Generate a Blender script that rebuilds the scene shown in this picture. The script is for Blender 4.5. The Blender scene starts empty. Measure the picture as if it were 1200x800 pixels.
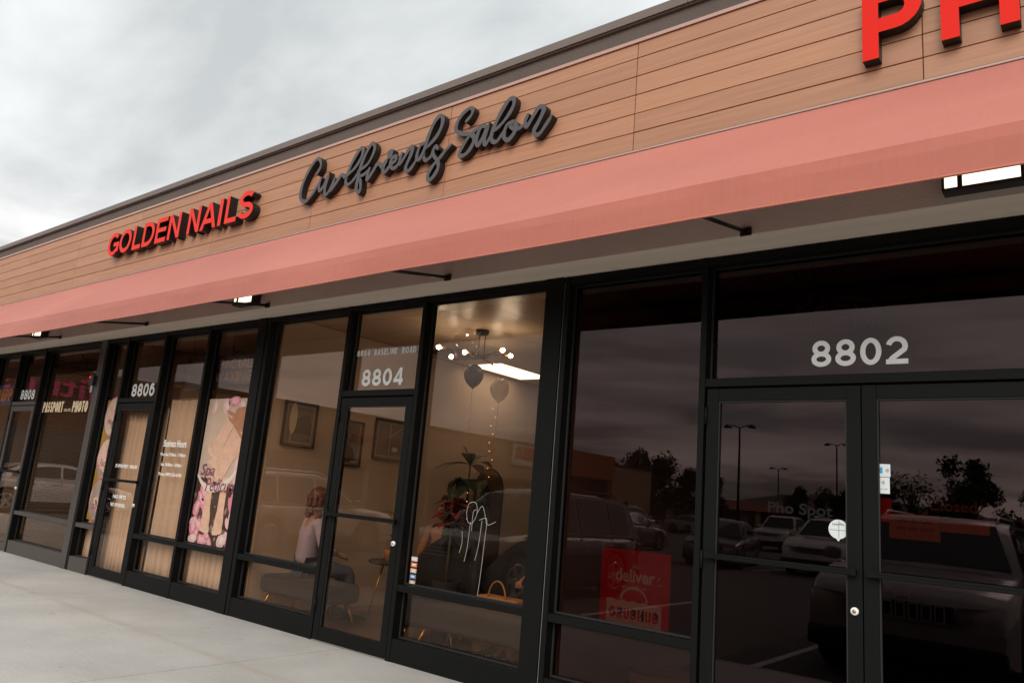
import bpy, math, random
from mathutils import Matrix, Vector
R = math.radians
PI = math.pi
sc = bpy.context.scene
col = sc.collection

# ------------------------------------------------------------------ camera
CAM = Vector((2.1475, -4.6666, 1.3716))
cd = bpy.data.cameras.new('camera')
cd.sensor_width = 36.0
cd.lens = 26.82
cd.clip_start = 0.05
cd.clip_end = 3000
cam = bpy.data.objects.new('camera', cd)
rx_, ux_, fx_ = (0.786493, 0.612210, 0.081407), (0.061451, -0.208731, 0.976040), (-0.614534, 0.762647, 0.201786)
cam.matrix_world = Matrix(((rx_[0], ux_[0], -fx_[0], CAM.x), (rx_[1], ux_[1], -fx_[1], CAM.y),
                           (rx_[2], ux_[2], -fx_[2], CAM.z), (0, 0, 0, 1)))
col.objects.link(cam)
sc.camera = cam

# ------------------------------------------------------------------ sky and sun
SUN_EL, SUN_AZ = 37.0, 163.0        # degrees; azimuth clockwise from +Y
world = bpy.data.worlds.new('World')
sc.world = world
world.use_nodes = True
wn, wl = world.node_tree.nodes, world.node_tree.links
wn.clear()
wo = wn.new('ShaderNodeOutputWorld')
bg1 = wn.new('ShaderNodeBackground'); bg2 = wn.new('ShaderNodeBackground'); mx = wn.new('ShaderNodeMixShader')
sky = wn.new('ShaderNodeTexSky'); sky.sky_type = 'NISHITA'; sky.sun_disc = False
sky.sun_elevation = R(SUN_EL); sky.sun_rotation = R(SUN_AZ)
bg1.inputs[1].default_value = 0.09
wl.new(sky.outputs[0], bg1.inputs[0])
tc = wn.new('ShaderNodeTexCoord')
sep = wn.new('ShaderNodeSeparateXYZ'); wl.new(tc.outputs['Generated'], sep.inputs[0])
def wmath(op, a, b=None, clamp=False):
    n = wn.new('ShaderNodeMath'); n.operation = op; n.use_clamp = clamp
    for i, v in enumerate((a, b)):
        if v is None: continue
        if isinstance(v, (int, float)): n.inputs[i].default_value = v
        else: wl.new(v, n.inputs[i])
    return n.outputs[0]
zc = wmath('ADD', wmath('MAXIMUM', sep.outputs[2], 0.0), 0.16)
cx = wmath('DIVIDE', sep.outputs[0], zc); cy = wmath('DIVIDE', sep.outputs[1], zc)
cmb = wn.new('ShaderNodeCombineXYZ'); wl.new(cx, cmb.inputs[0]); wl.new(cy, cmb.inputs[1])
def wnoise(scale, detail, rough, off):
    mp = wn.new('ShaderNodeMapping'); mp.inputs['Location'].default_value = off
    mp.inputs['Rotation'].default_value = (0, 0, R(25)); mp.inputs['Scale'].default_value = (0.75, 1.35, 1)
    wl.new(cmb.outputs[0], mp.inputs[0])
    n = wn.new('ShaderNodeTexNoise'); n.inputs['Scale'].default_value = scale
    n.inputs['Detail'].default_value = detail; n.inputs['Roughness'].default_value = rough
    n.inputs['Distortion'].default_value = 0.25
    wl.new(mp.outputs[0], n.inputs['Vector'])
    return n.outputs[0]
n1 = wnoise(0.62, 6, 0.46, (3.1, 1.7, 0)); n2 = wnoise(2.3, 6, 0.55, (7.7, -2.2, 3))
nm = wmath('ADD', wmath('MULTIPLY', n1, 0.72), wmath('MULTIPLY', n2, 0.28))
ramp = wn.new('ShaderNodeValToRGB')
els = ramp.color_ramp.elements
els[0].position = 0.37; els[0].color = (0.47, 0.495, 0.50, 1)
els[1].position = 0.60; els[1].color = (0.97, 0.98, 0.96, 1)
e = els.new(0.48); e.color = (0.71, 0.735, 0.735, 1)
wl.new(nm, ramp.inputs[0])
# thicker cloud low down, with a pale band where it thins over the horizon
hz = wn.new('ShaderNodeValToRGB'); he = hz.color_ramp.elements
he[0].position = 0.0; he[0].color = (0.86, 0.80, 0.78, 1)
he[1].position = 1.0; he[1].color = (.84, .84, .84, 1)
for p_, c_ in ((0.05, (1.0, 0.93, 0.89, 1)), (0.12, (0.84, 0.80, 0.80, 1)), (0.32, (0.94, 0.92, 0.91, 1)), (0.6, (0.86, 0.86, 0.86, 1))):
    q_ = he.new(p_); q_.color = c_
wl.new(sep.outputs[2], hz.inputs[0])
mul = wn.new('ShaderNodeMixRGB'); mul.blend_type = 'MULTIPLY'; mul.inputs[0].default_value = 1
wl.new(ramp.outputs[0], mul.inputs[1]); wl.new(hz.outputs[0], mul.inputs[2])
# long flat cloud streaks that only show low over the horizon
smp = wn.new('ShaderNodeMapping'); smp.inputs['Scale'].default_value = (2.4, 2.4, 17); smp.inputs['Location'].default_value = (.4, 1.3, .2); wl.new(tc.outputs['Generated'], smp.inputs[0])
sno = wn.new('ShaderNodeTexNoise'); sno.inputs['Scale'].default_value = 1.25; sno.inputs['Detail'].default_value = 5; sno.inputs['Distortion'].default_value = .4; wl.new(smp.outputs[0], sno.inputs['Vector'])
srp = wn.new('ShaderNodeValToRGB'); srp.color_ramp.elements[0].position = .42; srp.color_ramp.elements[0].color = (.42, .41, .43, 1); srp.color_ramp.elements[1].position = .60; srp.color_ramp.elements[1].color = (1.28, 1.22, 1.19, 1)
wl.new(sno.outputs[0], srp.inputs[0])
smx = wn.new('ShaderNodeMixRGB'); smx.blend_type = 'MULTIPLY'; wl.new(mul.outputs[0], smx.inputs[1]); wl.new(srp.outputs[0], smx.inputs[2])
wl.new(wmath('SUBTRACT', 1.15, wmath('MULTIPLY', sep.outputs[2], 3.6), True), smx.inputs[0])
wl.new(smx.outputs[0], bg2.inputs[0]); bg2.inputs[1].default_value = 1.12
mx.inputs[0].default_value = 0.93
wl.new(bg1.outputs[0], mx.inputs[1]); wl.new(bg2.outputs[0], mx.inputs[2]); wl.new(mx.outputs[0], wo.inputs[0])

sd = bpy.data.lights.new('sun', 'SUN'); sd.energy = 1.5; sd.angle = R(38); sd.color = (1.0, 0.955, 0.9)
sun = bpy.data.objects.new('sun', sd); col.objects.link(sun)
sdir = Vector((math.sin(R(SUN_AZ)) * math.cos(R(SUN_EL)), math.cos(R(SUN_AZ)) * math.cos(R(SUN_EL)), math.sin(R(SUN_EL))))
sun.rotation_euler = (-sdir).to_track_quat('-Z', 'Y').to_euler()
sc.view_settings.view_transform = 'Standard'
sc.view_settings.look = 'None'
sc.view_settings.exposure = 0.45
sc.view_settings.gamma = 1.0
sc.cycles.max_bounces = 10
sc.cycles.transparent_max_bounces = 24
sc.cycles.glossy_bounces = 5
sc.cycles.diffuse_bounces = 4
sc.cycles.caustics_reflective = False
sc.cycles.caustics_refractive = False

# ------------------------------------------------------------------ helpers
class MB:
    """collects shapes and links them as one mesh object"""
    def __init__(s): s.v = []; s.f = []; s.m = []; s.sm = []
    def add(s, vs, fs, mi=0, smooth=False):
        b = len(s.v); s.v += [tuple(p) for p in vs]
        for f in fs: s.f.append([b + i for i in f]); s.m.append(mi); s.sm.append(smooth)
        return s
    def box(s, x0, x1, y0, y1, z0, z1, mi=0):
        return s.add([(x0,y0,z0),(x1,y0,z0),(x1,y1,z0),(x0,y1,z0),(x0,y0,z1),(x1,y0,z1),(x1,y1,z1),(x0,y1,z1)],
                     [(0,3,2,1),(4,5,6,7),(0,1,5,4),(1,2,6,5),(2,3,7,6),(3,0,4,7)], mi)
    def tube(s, pts, r, n=8, mi=0, smooth=True):
        pts = [Vector(p) for p in pts]
        rs = r if isinstance(r, (list, tuple)) else [r] * len(pts)
        vs = []; up = Vector((0.0123, 0.0321, 1)).normalized()
        for i, p in enumerate(pts):
            d = (pts[min(i+1, len(pts)-1)] - pts[max(i-1, 0)]).normalized()
            a = d.cross(up)
            if a.length < 1e-3: a = d.cross(Vector((1, 0, 0)))
            a.normalize(); b = d.cross(a)
            for k in range(n):
                t = 2*PI*k/n; vs.append(p + rs[i]*(math.cos(t)*a + math.sin(t)*b))
        fs = []
        for i in range(len(pts)-1):
            for k in range(n):
                k2 = (k+1) % n; fs.append((i*n+k, (i+1)*n+k, (i+1)*n+k2, i*n+k2))
        fs.append(tuple(range(n))); fs.append(tuple((len(pts)-1)*n + k for k in reversed(range(n))))
        return s.add(vs, fs, mi, smooth)
    def lathe(s, prof, c=(0,0,0), axis='z', n=20, mi=0, smooth=True):
        vs = []; fs = []
        for (r, h) in prof:
            for k in range(n):
                t = 2*PI*k/n; a, b = r*math.cos(t), r*math.sin(t)
                p = {'z': (a, b, h), 'y': (a, h, b), 'x': (h, a, b)}[axis]
                vs.append((p[0]+c[0], p[1]+c[1], p[2]+c[2]))
        for i in range(len(prof)-1):
            for k in range(n):
                k2 = (k+1) % n; fs.append((i*n+k, i*n+k2, (i+1)*n+k2, (i+1)*n+k))
        return s.add(vs, fs, mi, smooth)
    def ell(s, c, r, nu=14, nv=10, mi=0, jit=0, rnd=None):
        vs = []; fs = []
        for j in range(nv+1):
            ph = PI*j/nv
            for i in range(nu):
                t = 2*PI*i/nu; k = 1 + (rnd.uniform(-jit, jit) if jit else 0)
                vs.append((c[0]+r[0]*k*math.sin(ph)*math.cos(t), c[1]+r[1]*k*math.sin(ph)*math.sin(t), c[2]+r[2]*k*math.cos(ph)))
        for j in range(nv):
            for i in range(nu):
                i2 = (i+1) % nu; fs.append((j*nu+i, (j+1)*nu+i, (j+1)*nu+i2, j*nu+i2))
        return s.add(vs, fs, mi, True)
    def poly(s, pts, y0, y1, mi=0, side=None):
        """polygon in the xz plane given anticlockwise seen from -y, extruded from y0 (front) to y1"""
        n = len(pts); vs = [(p[0], y0, p[1]) for p in pts] + [(p[0], y1, p[1]) for p in pts]
        s.add(vs, [tuple(range(n)), tuple(range(2*n-1, n-1, -1))], mi)
        b = len(s.v) - 2*n
        for i in range(n):
            j = (i+1) % n; s.f.append([b+i, b+n+i, b+n+j, b+j]); s.m.append(mi if side is None else side); s.sm.append(False)
        return s
    def ribbon(s, pts, w, y0, y1, mi=0, side=None, slope=0.0, cap=0.0, clip=None):
        """a stroke of width w along pts in the xz plane, extruded; slope keeps crossing strokes off one plane"""
        P = [Vector((p[0], p[1])) for p in pts]
        closed = (P[0]-P[-1]).length < 1e-6 and len(P) > 2
        if closed: P = P[:-1]
        n = len(P)
        if cap and not closed:
            P[0] = P[0] + (P[0]-P[1]).normalized()*cap; P[-1] = P[-1] + (P[-1]-P[-2]).normalized()*cap
        ws = w if isinstance(w, (list, tuple)) else [w]*n
        Lf = []; Rt = []
        for i in range(n):
            a = P[(i-1) % n] if (closed or i > 0) else None; b = P[(i+1) % n] if (closed or i < n-1) else None
            d1 = (P[i]-a).normalized() if a is not None else (b-P[i]).normalized()
            d2 = (b-P[i]).normalized() if b is not None else d1
            n1 = Vector((-d1.y, d1.x)); n2 = Vector((-d2.y, d2.x)); m = n1+n2
            if m.length < 1e-4: m = n1.copy()
            m.normalize(); k = 1/max(0.45, m.dot(n1)); h = ws[i]*0.5*k
            Lf.append(P[i]+m*h); Rt.append(P[i]-m*h)
        if clip:
            for q in Lf+Rt: q.y = min(max(q.y, clip[0]), clip[1])
        vs = []; fs = []
        for i in range(n):
            yy = y0 + slope*i
            vs += [(Lf[i].x, yy, Lf[i].y), (Rt[i].x, yy, Rt[i].y), (Lf[i].x, y1, Lf[i].y), (Rt[i].x, y1, Rt[i].y)]
        b0 = len(s.v); s.v += vs
        rng = range(n) if closed else range(n-1)
        si = mi if side is None else side
        for i in rng:
            a = b0+4*i; b = b0+4*((i+1) % n)
            for f, q in (((a+1, b+1, b, a), mi), ((a+2, b+2, b+3, a+3), si), ((a, b, b+2, a+2), si), ((a+3, b+3, b+1, a+1), si)):
                s.f.append(list(f)); s.m.append(q); s.sm.append(False)
        if not closed:
            for a, r in ((b0, False), (b0+4*(n-1), True)):
                f = [a, a+2, a+3, a+1]
                s.f.append(f if not r else f[::-1]); s.m.append(si); s.sm.append(False)
        return s
    def quad(s, a, b, c, d, mi=0): return s.add([a, b, c, d], [(0, 1, 2, 3)], mi)
    def mesh(s, name, mats):
        me = bpy.data.meshes.new(name); me.from_pydata(s.v, [], s.f)
        for m in (mats if isinstance(mats, (list, tuple)) else [mats]): me.materials.append(m)
        me.polygons.foreach_set('material_index', s.m); me.polygons.foreach_set('use_smooth', s.sm); me.update()
        return me
    def build(s, name, mats, parent=None, loc=None, bevel=0, auto=False):
        o = bpy.data.objects.new(name, s.mesh(name, mats)); col.objects.link(o)
        if loc is not None: o.location = loc
        if parent is not None: o.parent = parent
        if bevel:
            b = o.modifiers.new('bevel', 'BEVEL'); b.width = bevel; b.segments = 2; b.limit_method = 'ANGLE'; b.angle_limit = R(40)
        return o
def link(name, me, parent=None, loc=(0,0,0), rot=None, scale=None):
    o = bpy.data.objects.new(name, me); col.objects.link(o); o.location = loc
    if rot: o.rotation_euler = rot
    if scale: o.scale = scale
    if parent is not None: o.parent = parent
    return o
def tag(o, label=None, cat=None, group=None, kind=None):
    if label: o['label'] = label
    if cat: o['category'] = cat
    if group: o['group'] = group
    if kind: o['kind'] = kind
    return o
def thing(name, label, cat, loc=(0,0,0), rz=0, group=None):
    o = bpy.data.objects.new(name, None); col.objects.link(o); o.empty_display_size = 0.1
    o.location = loc; o.rotation_euler = (0, 0, rz)
    return tag(o, label, cat, group)
def struct(o): o['kind'] = 'structure'; return o
def spline(pts, k=4, closed=False):
    P = [Vector(p) for p in pts]; n = len(P); out = []
    for i in range(n-1):
        p0 = P[max(i-1, 0)]; p1 = P[i]; p2 = P[i+1]; p3 = P[min(i+2, n-1)]
        for j in range(k):
            t = j/k; t2 = t*t; t3 = t2*t
            out.append(0.5*((2*p1)+(p2-p0)*t+(2*p0-5*p1+4*p2-p3)*t2+(3*p1-3*p2+p3-p0)*t3))
    out.append(P[-1]); return out
def arc(cx, cz, rx, rz, a0, a1, n=10):
    return [(cx+rx*math.cos(R(a0+(a1-a0)*i/n)), cz+rz*math.sin(R(a0+(a1-a0)*i/n))) for i in range(n+1)]

# ------------------------------------------------------------------ materials
def mat(name, c, rough=0.6, metal=0.0, var=0.0, vs=3.0, bump=0.0, bs=60.0, spec=None, stretch=None, dark=None, emis=None, es=0.0, coat=0.0, rand=0.0):
    m = bpy.data.materials.new(name); m.use_nodes = True
    nt = m.node_tree; N = nt.nodes; L = nt.links; b = N['Principled BSDF']
    b.inputs['Base Color'].default_value = (*c, 1); b.inputs['Roughness'].default_value = rough; b.inputs['Metallic'].default_value = metal
    if spec is not None: b.inputs['Specular IOR Level'].default_value = spec
    if coat: b.inputs['Coat Weight'].default_value = coat; b.inputs['Coat Roughness'].default_value = 0.04
    if emis: b.inputs['Emission Color'].default_value = (*emis, 1); b.inputs['Emission Strength'].default_value = es
    if var or bump or rand:
        g = N.new('ShaderNodeNewGeometry'); mp = N.new('ShaderNodeMapping'); L.new(g.outputs['Position'], mp.inputs[0])
        if stretch: mp.inputs['Scale'].default_value = stretch
        oi = N.new('ShaderNodeObjectInfo')
        if rand:
            cb = N.new('ShaderNodeCombineXYZ'); mm = N.new('ShaderNodeMath'); mm.operation = 'MULTIPLY'; mm.inputs[1].default_value = 37
            L.new(oi.outputs['Random'], mm.inputs[0]); L.new(mm.outputs[0], cb.inputs[1]); L.new(cb.outputs[0], mp.inputs['Location'])
    if var:
        n = N.new('ShaderNodeTexNoise'); n.inputs['Scale'].default_value = vs; n.inputs['Detail'].default_value = 6; n.inputs['Roughness'].default_value = 0.6
        L.new(mp.outputs[0], n.inputs['Vector'])
        r = N.new('ShaderNodeValToRGB'); r.color_ramp.elements[0].position = 0.3; r.color_ramp.elements[1].position = 0.7
        d = dark if dark else tuple(x*(1-var) for x in c); h = tuple(min(1, x*(1+var*0.7)) for x in c)
        r.color_ramp.elements[0].color = (*d, 1); r.color_ramp.elements[1].color = (*h, 1)
        L.new(n.outputs[0], r.inputs[0]); outc = r.outputs[0]
        if rand:
            hs = N.new('ShaderNodeHueSaturation'); mr = N.new('ShaderNodeMapRange'); mr.inputs[3].default_value = 1-rand; mr.inputs[4].default_value = 1+rand
            L.new(oi.outputs['Random'], mr.inputs[0]); L.new(mr.outputs[0], hs.inputs['Value']); L.new(outc, hs.inputs['Color']); outc = hs.outputs[0]
        L.new(outc, b.inputs['Base Color'])
    if bump:
        n2 = N.new('ShaderNodeTexNoise'); n2.inputs['Scale'].default_value = bs; n2.inputs['Detail'].default_value = 4
        L.new(mp.outputs[0], n2.inputs['Vector']); bp = N.new('ShaderNodeBump'); bp.inputs['Strength'].default_value = bump; bp.inputs['Distance'].default_value = 0.01
        L.new(n2.outputs[0], bp.inputs['Height']); L.new(bp.outputs[0], b.inputs['Normal'])
    return m
def glass(name, tint, refl=(1, 1, 1), r0=0.04, rough=0.0, wav=0.0):
    m = bpy.data.materials.new(name); m.use_nodes = True
    N = m.node_tree.nodes; L = m.node_tree.links; N.clear()
    out = N.new('ShaderNodeOutputMaterial'); mix = N.new('ShaderNodeMixShader'); tr = N.new('ShaderNodeBsdfTransparent'); gl = N.new('ShaderNodeBsdfGlossy')
    tr.inputs[0].default_value = (*tint, 1); gl.inputs[0].default_value = (*refl, 1); gl.inputs['Roughness'].default_value = rough
    lw = N.new('ShaderNodeLayerWeight'); lw.inputs[0].default_value = 0.5
    p = N.new('ShaderNodeMath'); p.operation = 'POWER'; p.inputs[1].default_value = 5; L.new(lw.outputs['Facing'], p.inputs[0])
    ma = N.new('ShaderNodeMath'); ma.operation = 'MULTIPLY_ADD'; ma.inputs[1].default_value = 1-r0; ma.inputs[2].default_value = r0; ma.use_clamp = True
    L.new(p.outputs[0], ma.inputs[0]); L.new(ma.outputs[0], mix.inputs[0]); L.new(tr.outputs[0], mix.inputs[1]); L.new(gl.outputs[0], mix.inputs[2]); L.new(mix.outputs[0], out.inputs[0])
    if wav:
        g = N.new('ShaderNodeNewGeometry'); n = N.new('ShaderNodeTexNoise'); n.inputs['Scale'].default_value = 1.1; n.inputs['Detail'].default_value = 1
        L.new(g.outputs['Position'], n.inputs['Vector']); bp = N.new('ShaderNodeBump'); bp.inputs['Strength'].default_value = wav; bp.inputs['Distance'].default_value = 0.02
        L.new(n.outputs[0], bp.inputs['Height']); L.new(bp.outputs[0], gl.inputs['Normal'])
    return m
def emit(name, c, s):
    m = bpy.data.materials.new(name); m.use_nodes = True; N = m.node_tree.nodes; N.clear()
    o = N.new('ShaderNodeOutputMaterial'); e = N.new('ShaderNodeEmission'); e.inputs[0].default_value = (*c, 1); e.inputs[1].default_value = s
    m.node_tree.links.new(e.outputs[0], o.inputs[0]); return m

M = {}
M['stucco'] = mat('stucco_taupe', (.84, .71, .61), .9, var=.10, vs=1.6, bump=.5, bs=110)
M['soffit'] = mat('soffit_plaster', (.90, .745, .625), .9, var=.12, vs=2.0, bump=.15, bs=50, stretch=(.25, 3.5, 1))
M['parapet'] = mat('parapet_stucco', (.125, .095, .080), .9, var=.10, vs=2, bump=.6, bs=120)
M['cap'] = mat('coping_metal', (.165, .128, .110), .55, var=.10, vs=1.5)
M['trim'] = mat('trim_metal', (.50, .31, .25), .5)
M['wood'] = mat('wood_plank', (.455, .218, .118), .55, var=.13, vs=5, stretch=(.35, 1, 9), bump=.12, bs=18, rand=.07)
M['gap'] = mat('backing_dark', (.10, .045, .025), .8)
M['alu'] = mat('black_aluminium', (.0055, .0057, .0055), .5, spec=.13, var=.12, vs=4)
M['alu_in'] = mat('black_aluminium_return', (.012, .0115, .012), .4)
M['alub'] = mat('bronze_aluminium', (.062, .050, .043), .42, var=.1, vs=4)
M['rubber'] = mat('black_rubber', (.012, .012, .012), .7)
M['bead'] = mat('grey_sealant', (.30, .28, .26), .6)
M['steel'] = mat('brushed_steel', (.6, .58, .55), .3, 1.0)
M['white'] = mat('white_vinyl', (.90, .91, .88), .5)
M['cream'] = mat('cream_vinyl', (.80, .62, .40), .5)
M['g_salon'] = glass('bronze_glass_salon', (.92, .85, .78), (.80, .66, .60), .045, wav=.02)
M['g_nail'] = glass('bronze_glass_nails', (.93, .87, .81), (.84, .70, .64), .042, wav=.03)
M['g_dark'] = glass('dark_tinted_glass', (.50, .42, .40), (.78, .63, .62), .042, wav=.015)
M['concrete'] = None
# awning canvas, concrete and wall-to-wall materials that need their own nodes
def canvas():
    m = mat('red_canvas', (.66, .20, .15), .75)
    N = m.node_tree.nodes; L = m.node_tree.links; b = N['Principled BSDF']
    g = N.new('ShaderNodeNewGeometry')
    def noise(sc_, scale, det):
        mp = N.new('ShaderNodeMapping'); mp.inputs['Scale'].default_value = sc_; L.new(g.outputs['Position'], mp.inputs[0])
        n = N.new('ShaderNodeTexNoise'); n.inputs['Scale'].default_value = scale; n.inputs['Detail'].default_value = det; L.new(mp.outputs[0], n.inputs['Vector']); return n.outputs[0]
    weave = noise((1, .08, .08), 70, 3); blot = noise((.4, 1, 1), 1.2, 4)
    r = N.new('ShaderNodeValToRGB'); r.color_ramp.elements[0].color = (.44, .120, .084, 1); r.color_ramp.elements[1].color = (.585, .184, .126, 1)
    r.color_ramp.elements[0].position = .25; r.color_ramp.elements[1].position = .75
    mm = N.new('ShaderNodeMath'); mm.operation = 'MULTIPLY_ADD'; mm.inputs[1].default_value = .22
    L.new(weave, mm.inputs[0]); m2 = N.new('ShaderNodeMath'); m2.operation = 'MULTIPLY'; m2.inputs[1].default_value = .78; L.new(blot, m2.inputs[0]); L.new(m2.outputs[0], mm.inputs[2])
    L.new(mm.outputs[0], r.inputs[0]); L.new(r.outputs[0], b.inputs['Base Color'])
    bp0 = N.new('ShaderNodeBump'); bp0.inputs['Strength'].default_value = .55; bp0.inputs['Distance'].default_value = .03
    L.new(noise((1.1, 2.4, 2.4), 1.3, 3), bp0.inputs['Height'])
    bp = N.new('ShaderNodeBump'); bp.inputs['Strength'].default_value = .10; bp.inputs['Distance'].default_value = .004
    L.new(bp0.outputs[0], bp.inputs['Normal'])
    L.new(weave, bp.inputs['Height']); L.new(bp.outputs[0], b.inputs['Normal'])
    b.inputs['Sheen Weight'].default_value = .25; b.inputs['Sheen Roughness'].default_value = .5
    tl = N.new('ShaderNodeBsdfTranslucent'); tl.inputs[0].default_value = (.80, .48, .38, 1)
    ms = N.new('ShaderNodeMixShader'); ms.inputs[0].default_value = .05
    out = N['Material Output']; L.new(b.outputs[0], ms.inputs[1]); L.new(tl.outputs[0], ms.inputs[2]); L.new(ms.outputs[0], out.inputs[0])
    return m
M['canvas'] = canvas()
def concrete():
    m = mat('concrete_slab', (.5, .49, .45), .85)
    N = m.node_tree.nodes; L = m.node_tree.links; b = N['Principled BSDF']
    g = N.new('ShaderNodeNewGeometry'); sp = N.new('ShaderNodeSeparateXYZ'); L.new(g.outputs['Position'], sp.inputs[0])
    def noise(sc_, scale, det, rough=.55):
        mp = N.new('ShaderNodeMapping'); mp.inputs['Scale'].default_value = sc_; L.new(g.outputs['Position'], mp.inputs[0])
        n = N.new('ShaderNodeTexNoise'); n.inputs['Scale'].default_value = scale; n.inputs['Detail'].default_value = det; n.inputs['Roughness'].default_value = rough
        L.new(mp.outputs[0], n.inputs['Vector']); return n.outputs[0]
    def ramp(f, c0, c1, p0, p1):
        r = N.new('ShaderNodeValToRGB'); r.color_ramp.elements[0].color = (*c0, 1); r.color_ramp.elements[1].color = (*c1, 1)
        r.color_ramp.elements[0].position = p0; r.color_ramp.elements[1].position = p1; L.new(f, r.inputs[0]); return r.outputs[0]
    def mth(op, a, b_, c_=None):
        n = N.new('ShaderNodeMath'); n.operation = op
        for i, v in enumerate((a, b_, c_)):
            if v is None: continue
            if isinstance(v, (int, float)): n.inputs[i].default_value = v
            else: L.new(v, n.inputs[i])
        return n.outputs[0]
    def mixc(f, a, b_, mode='MIX'):
        n = N.new('ShaderNodeMixRGB'); n.blend_type = mode
        for i, v in enumerate((f, a, b_)):
            if isinstance(v, (int, float)): n.inputs[i].default_value = v
            elif isinstance(v, tuple): n.inputs[i].default_value = (*v, 1)
            else: L.new(v, n.inputs[i])
        return n.outputs[0]
    base = ramp(noise((1, 1, 1), .9, 6), (.44, .420, .388), (.60, .575, .53), .3, .72)
    fine = ramp(noise((1, 1, 1), 55, 5, .7), (.86, .86, .86), (1.06, 1.06, 1.06), .3, .7)
    broom = ramp(noise((.6, 14, 1), 6, 3), (.93, .93, .93), (1.04, 1.04, 1.04), .3, .7)
    c = mixc(1.0, mixc(1.0, base, fine, 'MULTIPLY'), broom, 'MULTIPLY')
    # greyer strip at the shopfront foot, rust-brown drip line below the awning edge
    wob = mth('MULTIPLY', mth('SUBTRACT', noise((1, 1, 1), 1.1, 4), .5), .10)
    d = mth('ABSOLUTE', mth('ADD', mth('ADD', sp.outputs[1], 1.06), wob), 0.0)
    line = ramp(d, (1, 1, 1), (0, 0, 0), .0, .075)
    brk = mth('MULTIPLY', line, ramp(noise((1.2, .3, 1), 1.0, 4), (.25, .25, .25), (1, 1, 1), .32, .6))
    c = mixc(mth('MULTIPLY', brk, .5), c, (.42, .31, .23))
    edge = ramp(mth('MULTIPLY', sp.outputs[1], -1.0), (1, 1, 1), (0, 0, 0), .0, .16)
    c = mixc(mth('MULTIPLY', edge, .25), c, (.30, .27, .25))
    spot = ramp(noise((1, 1, 1), 7, 3, .4), (0, 0, 0), (1, 1, 1), .70, .75)
    c = mixc(mth('MULTIPLY', spot, .35), c, (.25, .23, .21))
    L.new(c, b.inputs['Base Color'])
    bp = N.new('ShaderNodeBump'); bp.inputs['Strength'].default_value = .25; bp.inputs['Distance'].default_value = .004
    L.new(noise((1, 3, 1), 60, 5, .7), bp.inputs['Height']); L.new(bp.outputs[0], b.inputs['Normal'])
    return m
M['concrete'] = concrete()
M['joint'] = mat('joint_sand', (.07, .06, .05), .95)
M['curb'] = mat('curb_concrete', (.40, .39, .36), .85, var=.15, vs=3, bump=.2)
M['asphalt'] = mat('asphalt', (.090, .085, .080), .9, var=.25, vs=1.2, bump=.5, bs=90)
M['paint'] = mat('road_paint', (.62, .60, .56), .7, var=.2, vs=8)
M['red_face'] = mat('red_acrylic', (.78, .018, .008), .6, spec=.15)
M['red_face2'] = mat('coral_acrylic', (.84, .045, .028), .6, spec=.15)
M['side_black'] = mat('letter_return', (.012, .011, .012), .45)
M['grey_face'] = mat('grey_letter_face', (.075, .067, .071), .5)
M['wallc'] = mat('cream_wall', (.55, .43, .33), .85, var=.05, vs=2)
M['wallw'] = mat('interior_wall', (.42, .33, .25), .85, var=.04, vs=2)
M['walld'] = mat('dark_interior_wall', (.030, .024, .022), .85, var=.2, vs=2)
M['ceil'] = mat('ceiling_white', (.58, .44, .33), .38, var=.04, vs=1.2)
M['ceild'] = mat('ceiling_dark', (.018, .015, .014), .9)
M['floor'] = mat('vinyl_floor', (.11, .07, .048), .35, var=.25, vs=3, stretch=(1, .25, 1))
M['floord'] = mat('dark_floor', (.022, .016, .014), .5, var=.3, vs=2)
M['lamp'] = emit('lamp_panel', (1, .86, .66), 2.0)
M['lamp_low'] = emit('lamp_panel_warm', (1, .70, .42), 1.4)
M['bulb'] = emit('bulb_glow', (1, .88, .70), 60)
M['lens'] = emit('floodlight_lens', (1, .84, .62), 1.4)
M['led_red'] = emit('red_led', (1, .02, .01), 2.0)
M['black'] = mat('black_metal', (.015, .015, .015), .4)
M['gold'] = mat('brass_leg', (.62, .30, .08), .35, 1.0)
M['grey_fab'] = mat('grey_upholstery', (.042, .038, .038), .9, var=.15, vs=20, bump=.3, bs=300)
M['curtain'] = mat('beige_curtain', (.72, .59, .49), .9, var=.03, vs=6, stretch=(1, 1, .15))
M['leaf'] = mat('leaf_green', (.045, .075, .028), .5, var=.4, vs=6)
M['leafd'] = mat('leaf_dark', (.03, .045, .02), .45, var=.4, vs=9)
M['bark'] = mat('bark', (.10, .075, .055), .9, var=.3, vs=8)
M['terracotta'] = mat('orange_pot', (.42, .19, .08), .6)
M['skin'] = mat('skin', (.36, .19, .12), .55, spec=.4)
M['hair_red'] = mat('auburn_hair', (.12, .035, .015), .5, var=.4, vs=30)
M['hair_black'] = mat('black_hair', (.012, .009, .008), .45)
M['lav'] = mat('lavender_cloth', (.36, .31, .40), .9, var=.12, vs=7)
M['tanc'] = mat('tan_cloth', (.50, .26, .16), .9, var=.12, vs=7)
M['dcloth'] = mat('dark_cloth', (.02, .02, .025), .9, var=.2, vs=7)
M['denim'] = mat('denim', (.045, .055, .09), .9, var=.2, vs=9)
M['balloon_k'] = mat('charcoal_balloon', (.05, .048, .05), .3)
M['balloon_w'] = mat('pearl_balloon', (.85, .78, .70), .3)
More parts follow.
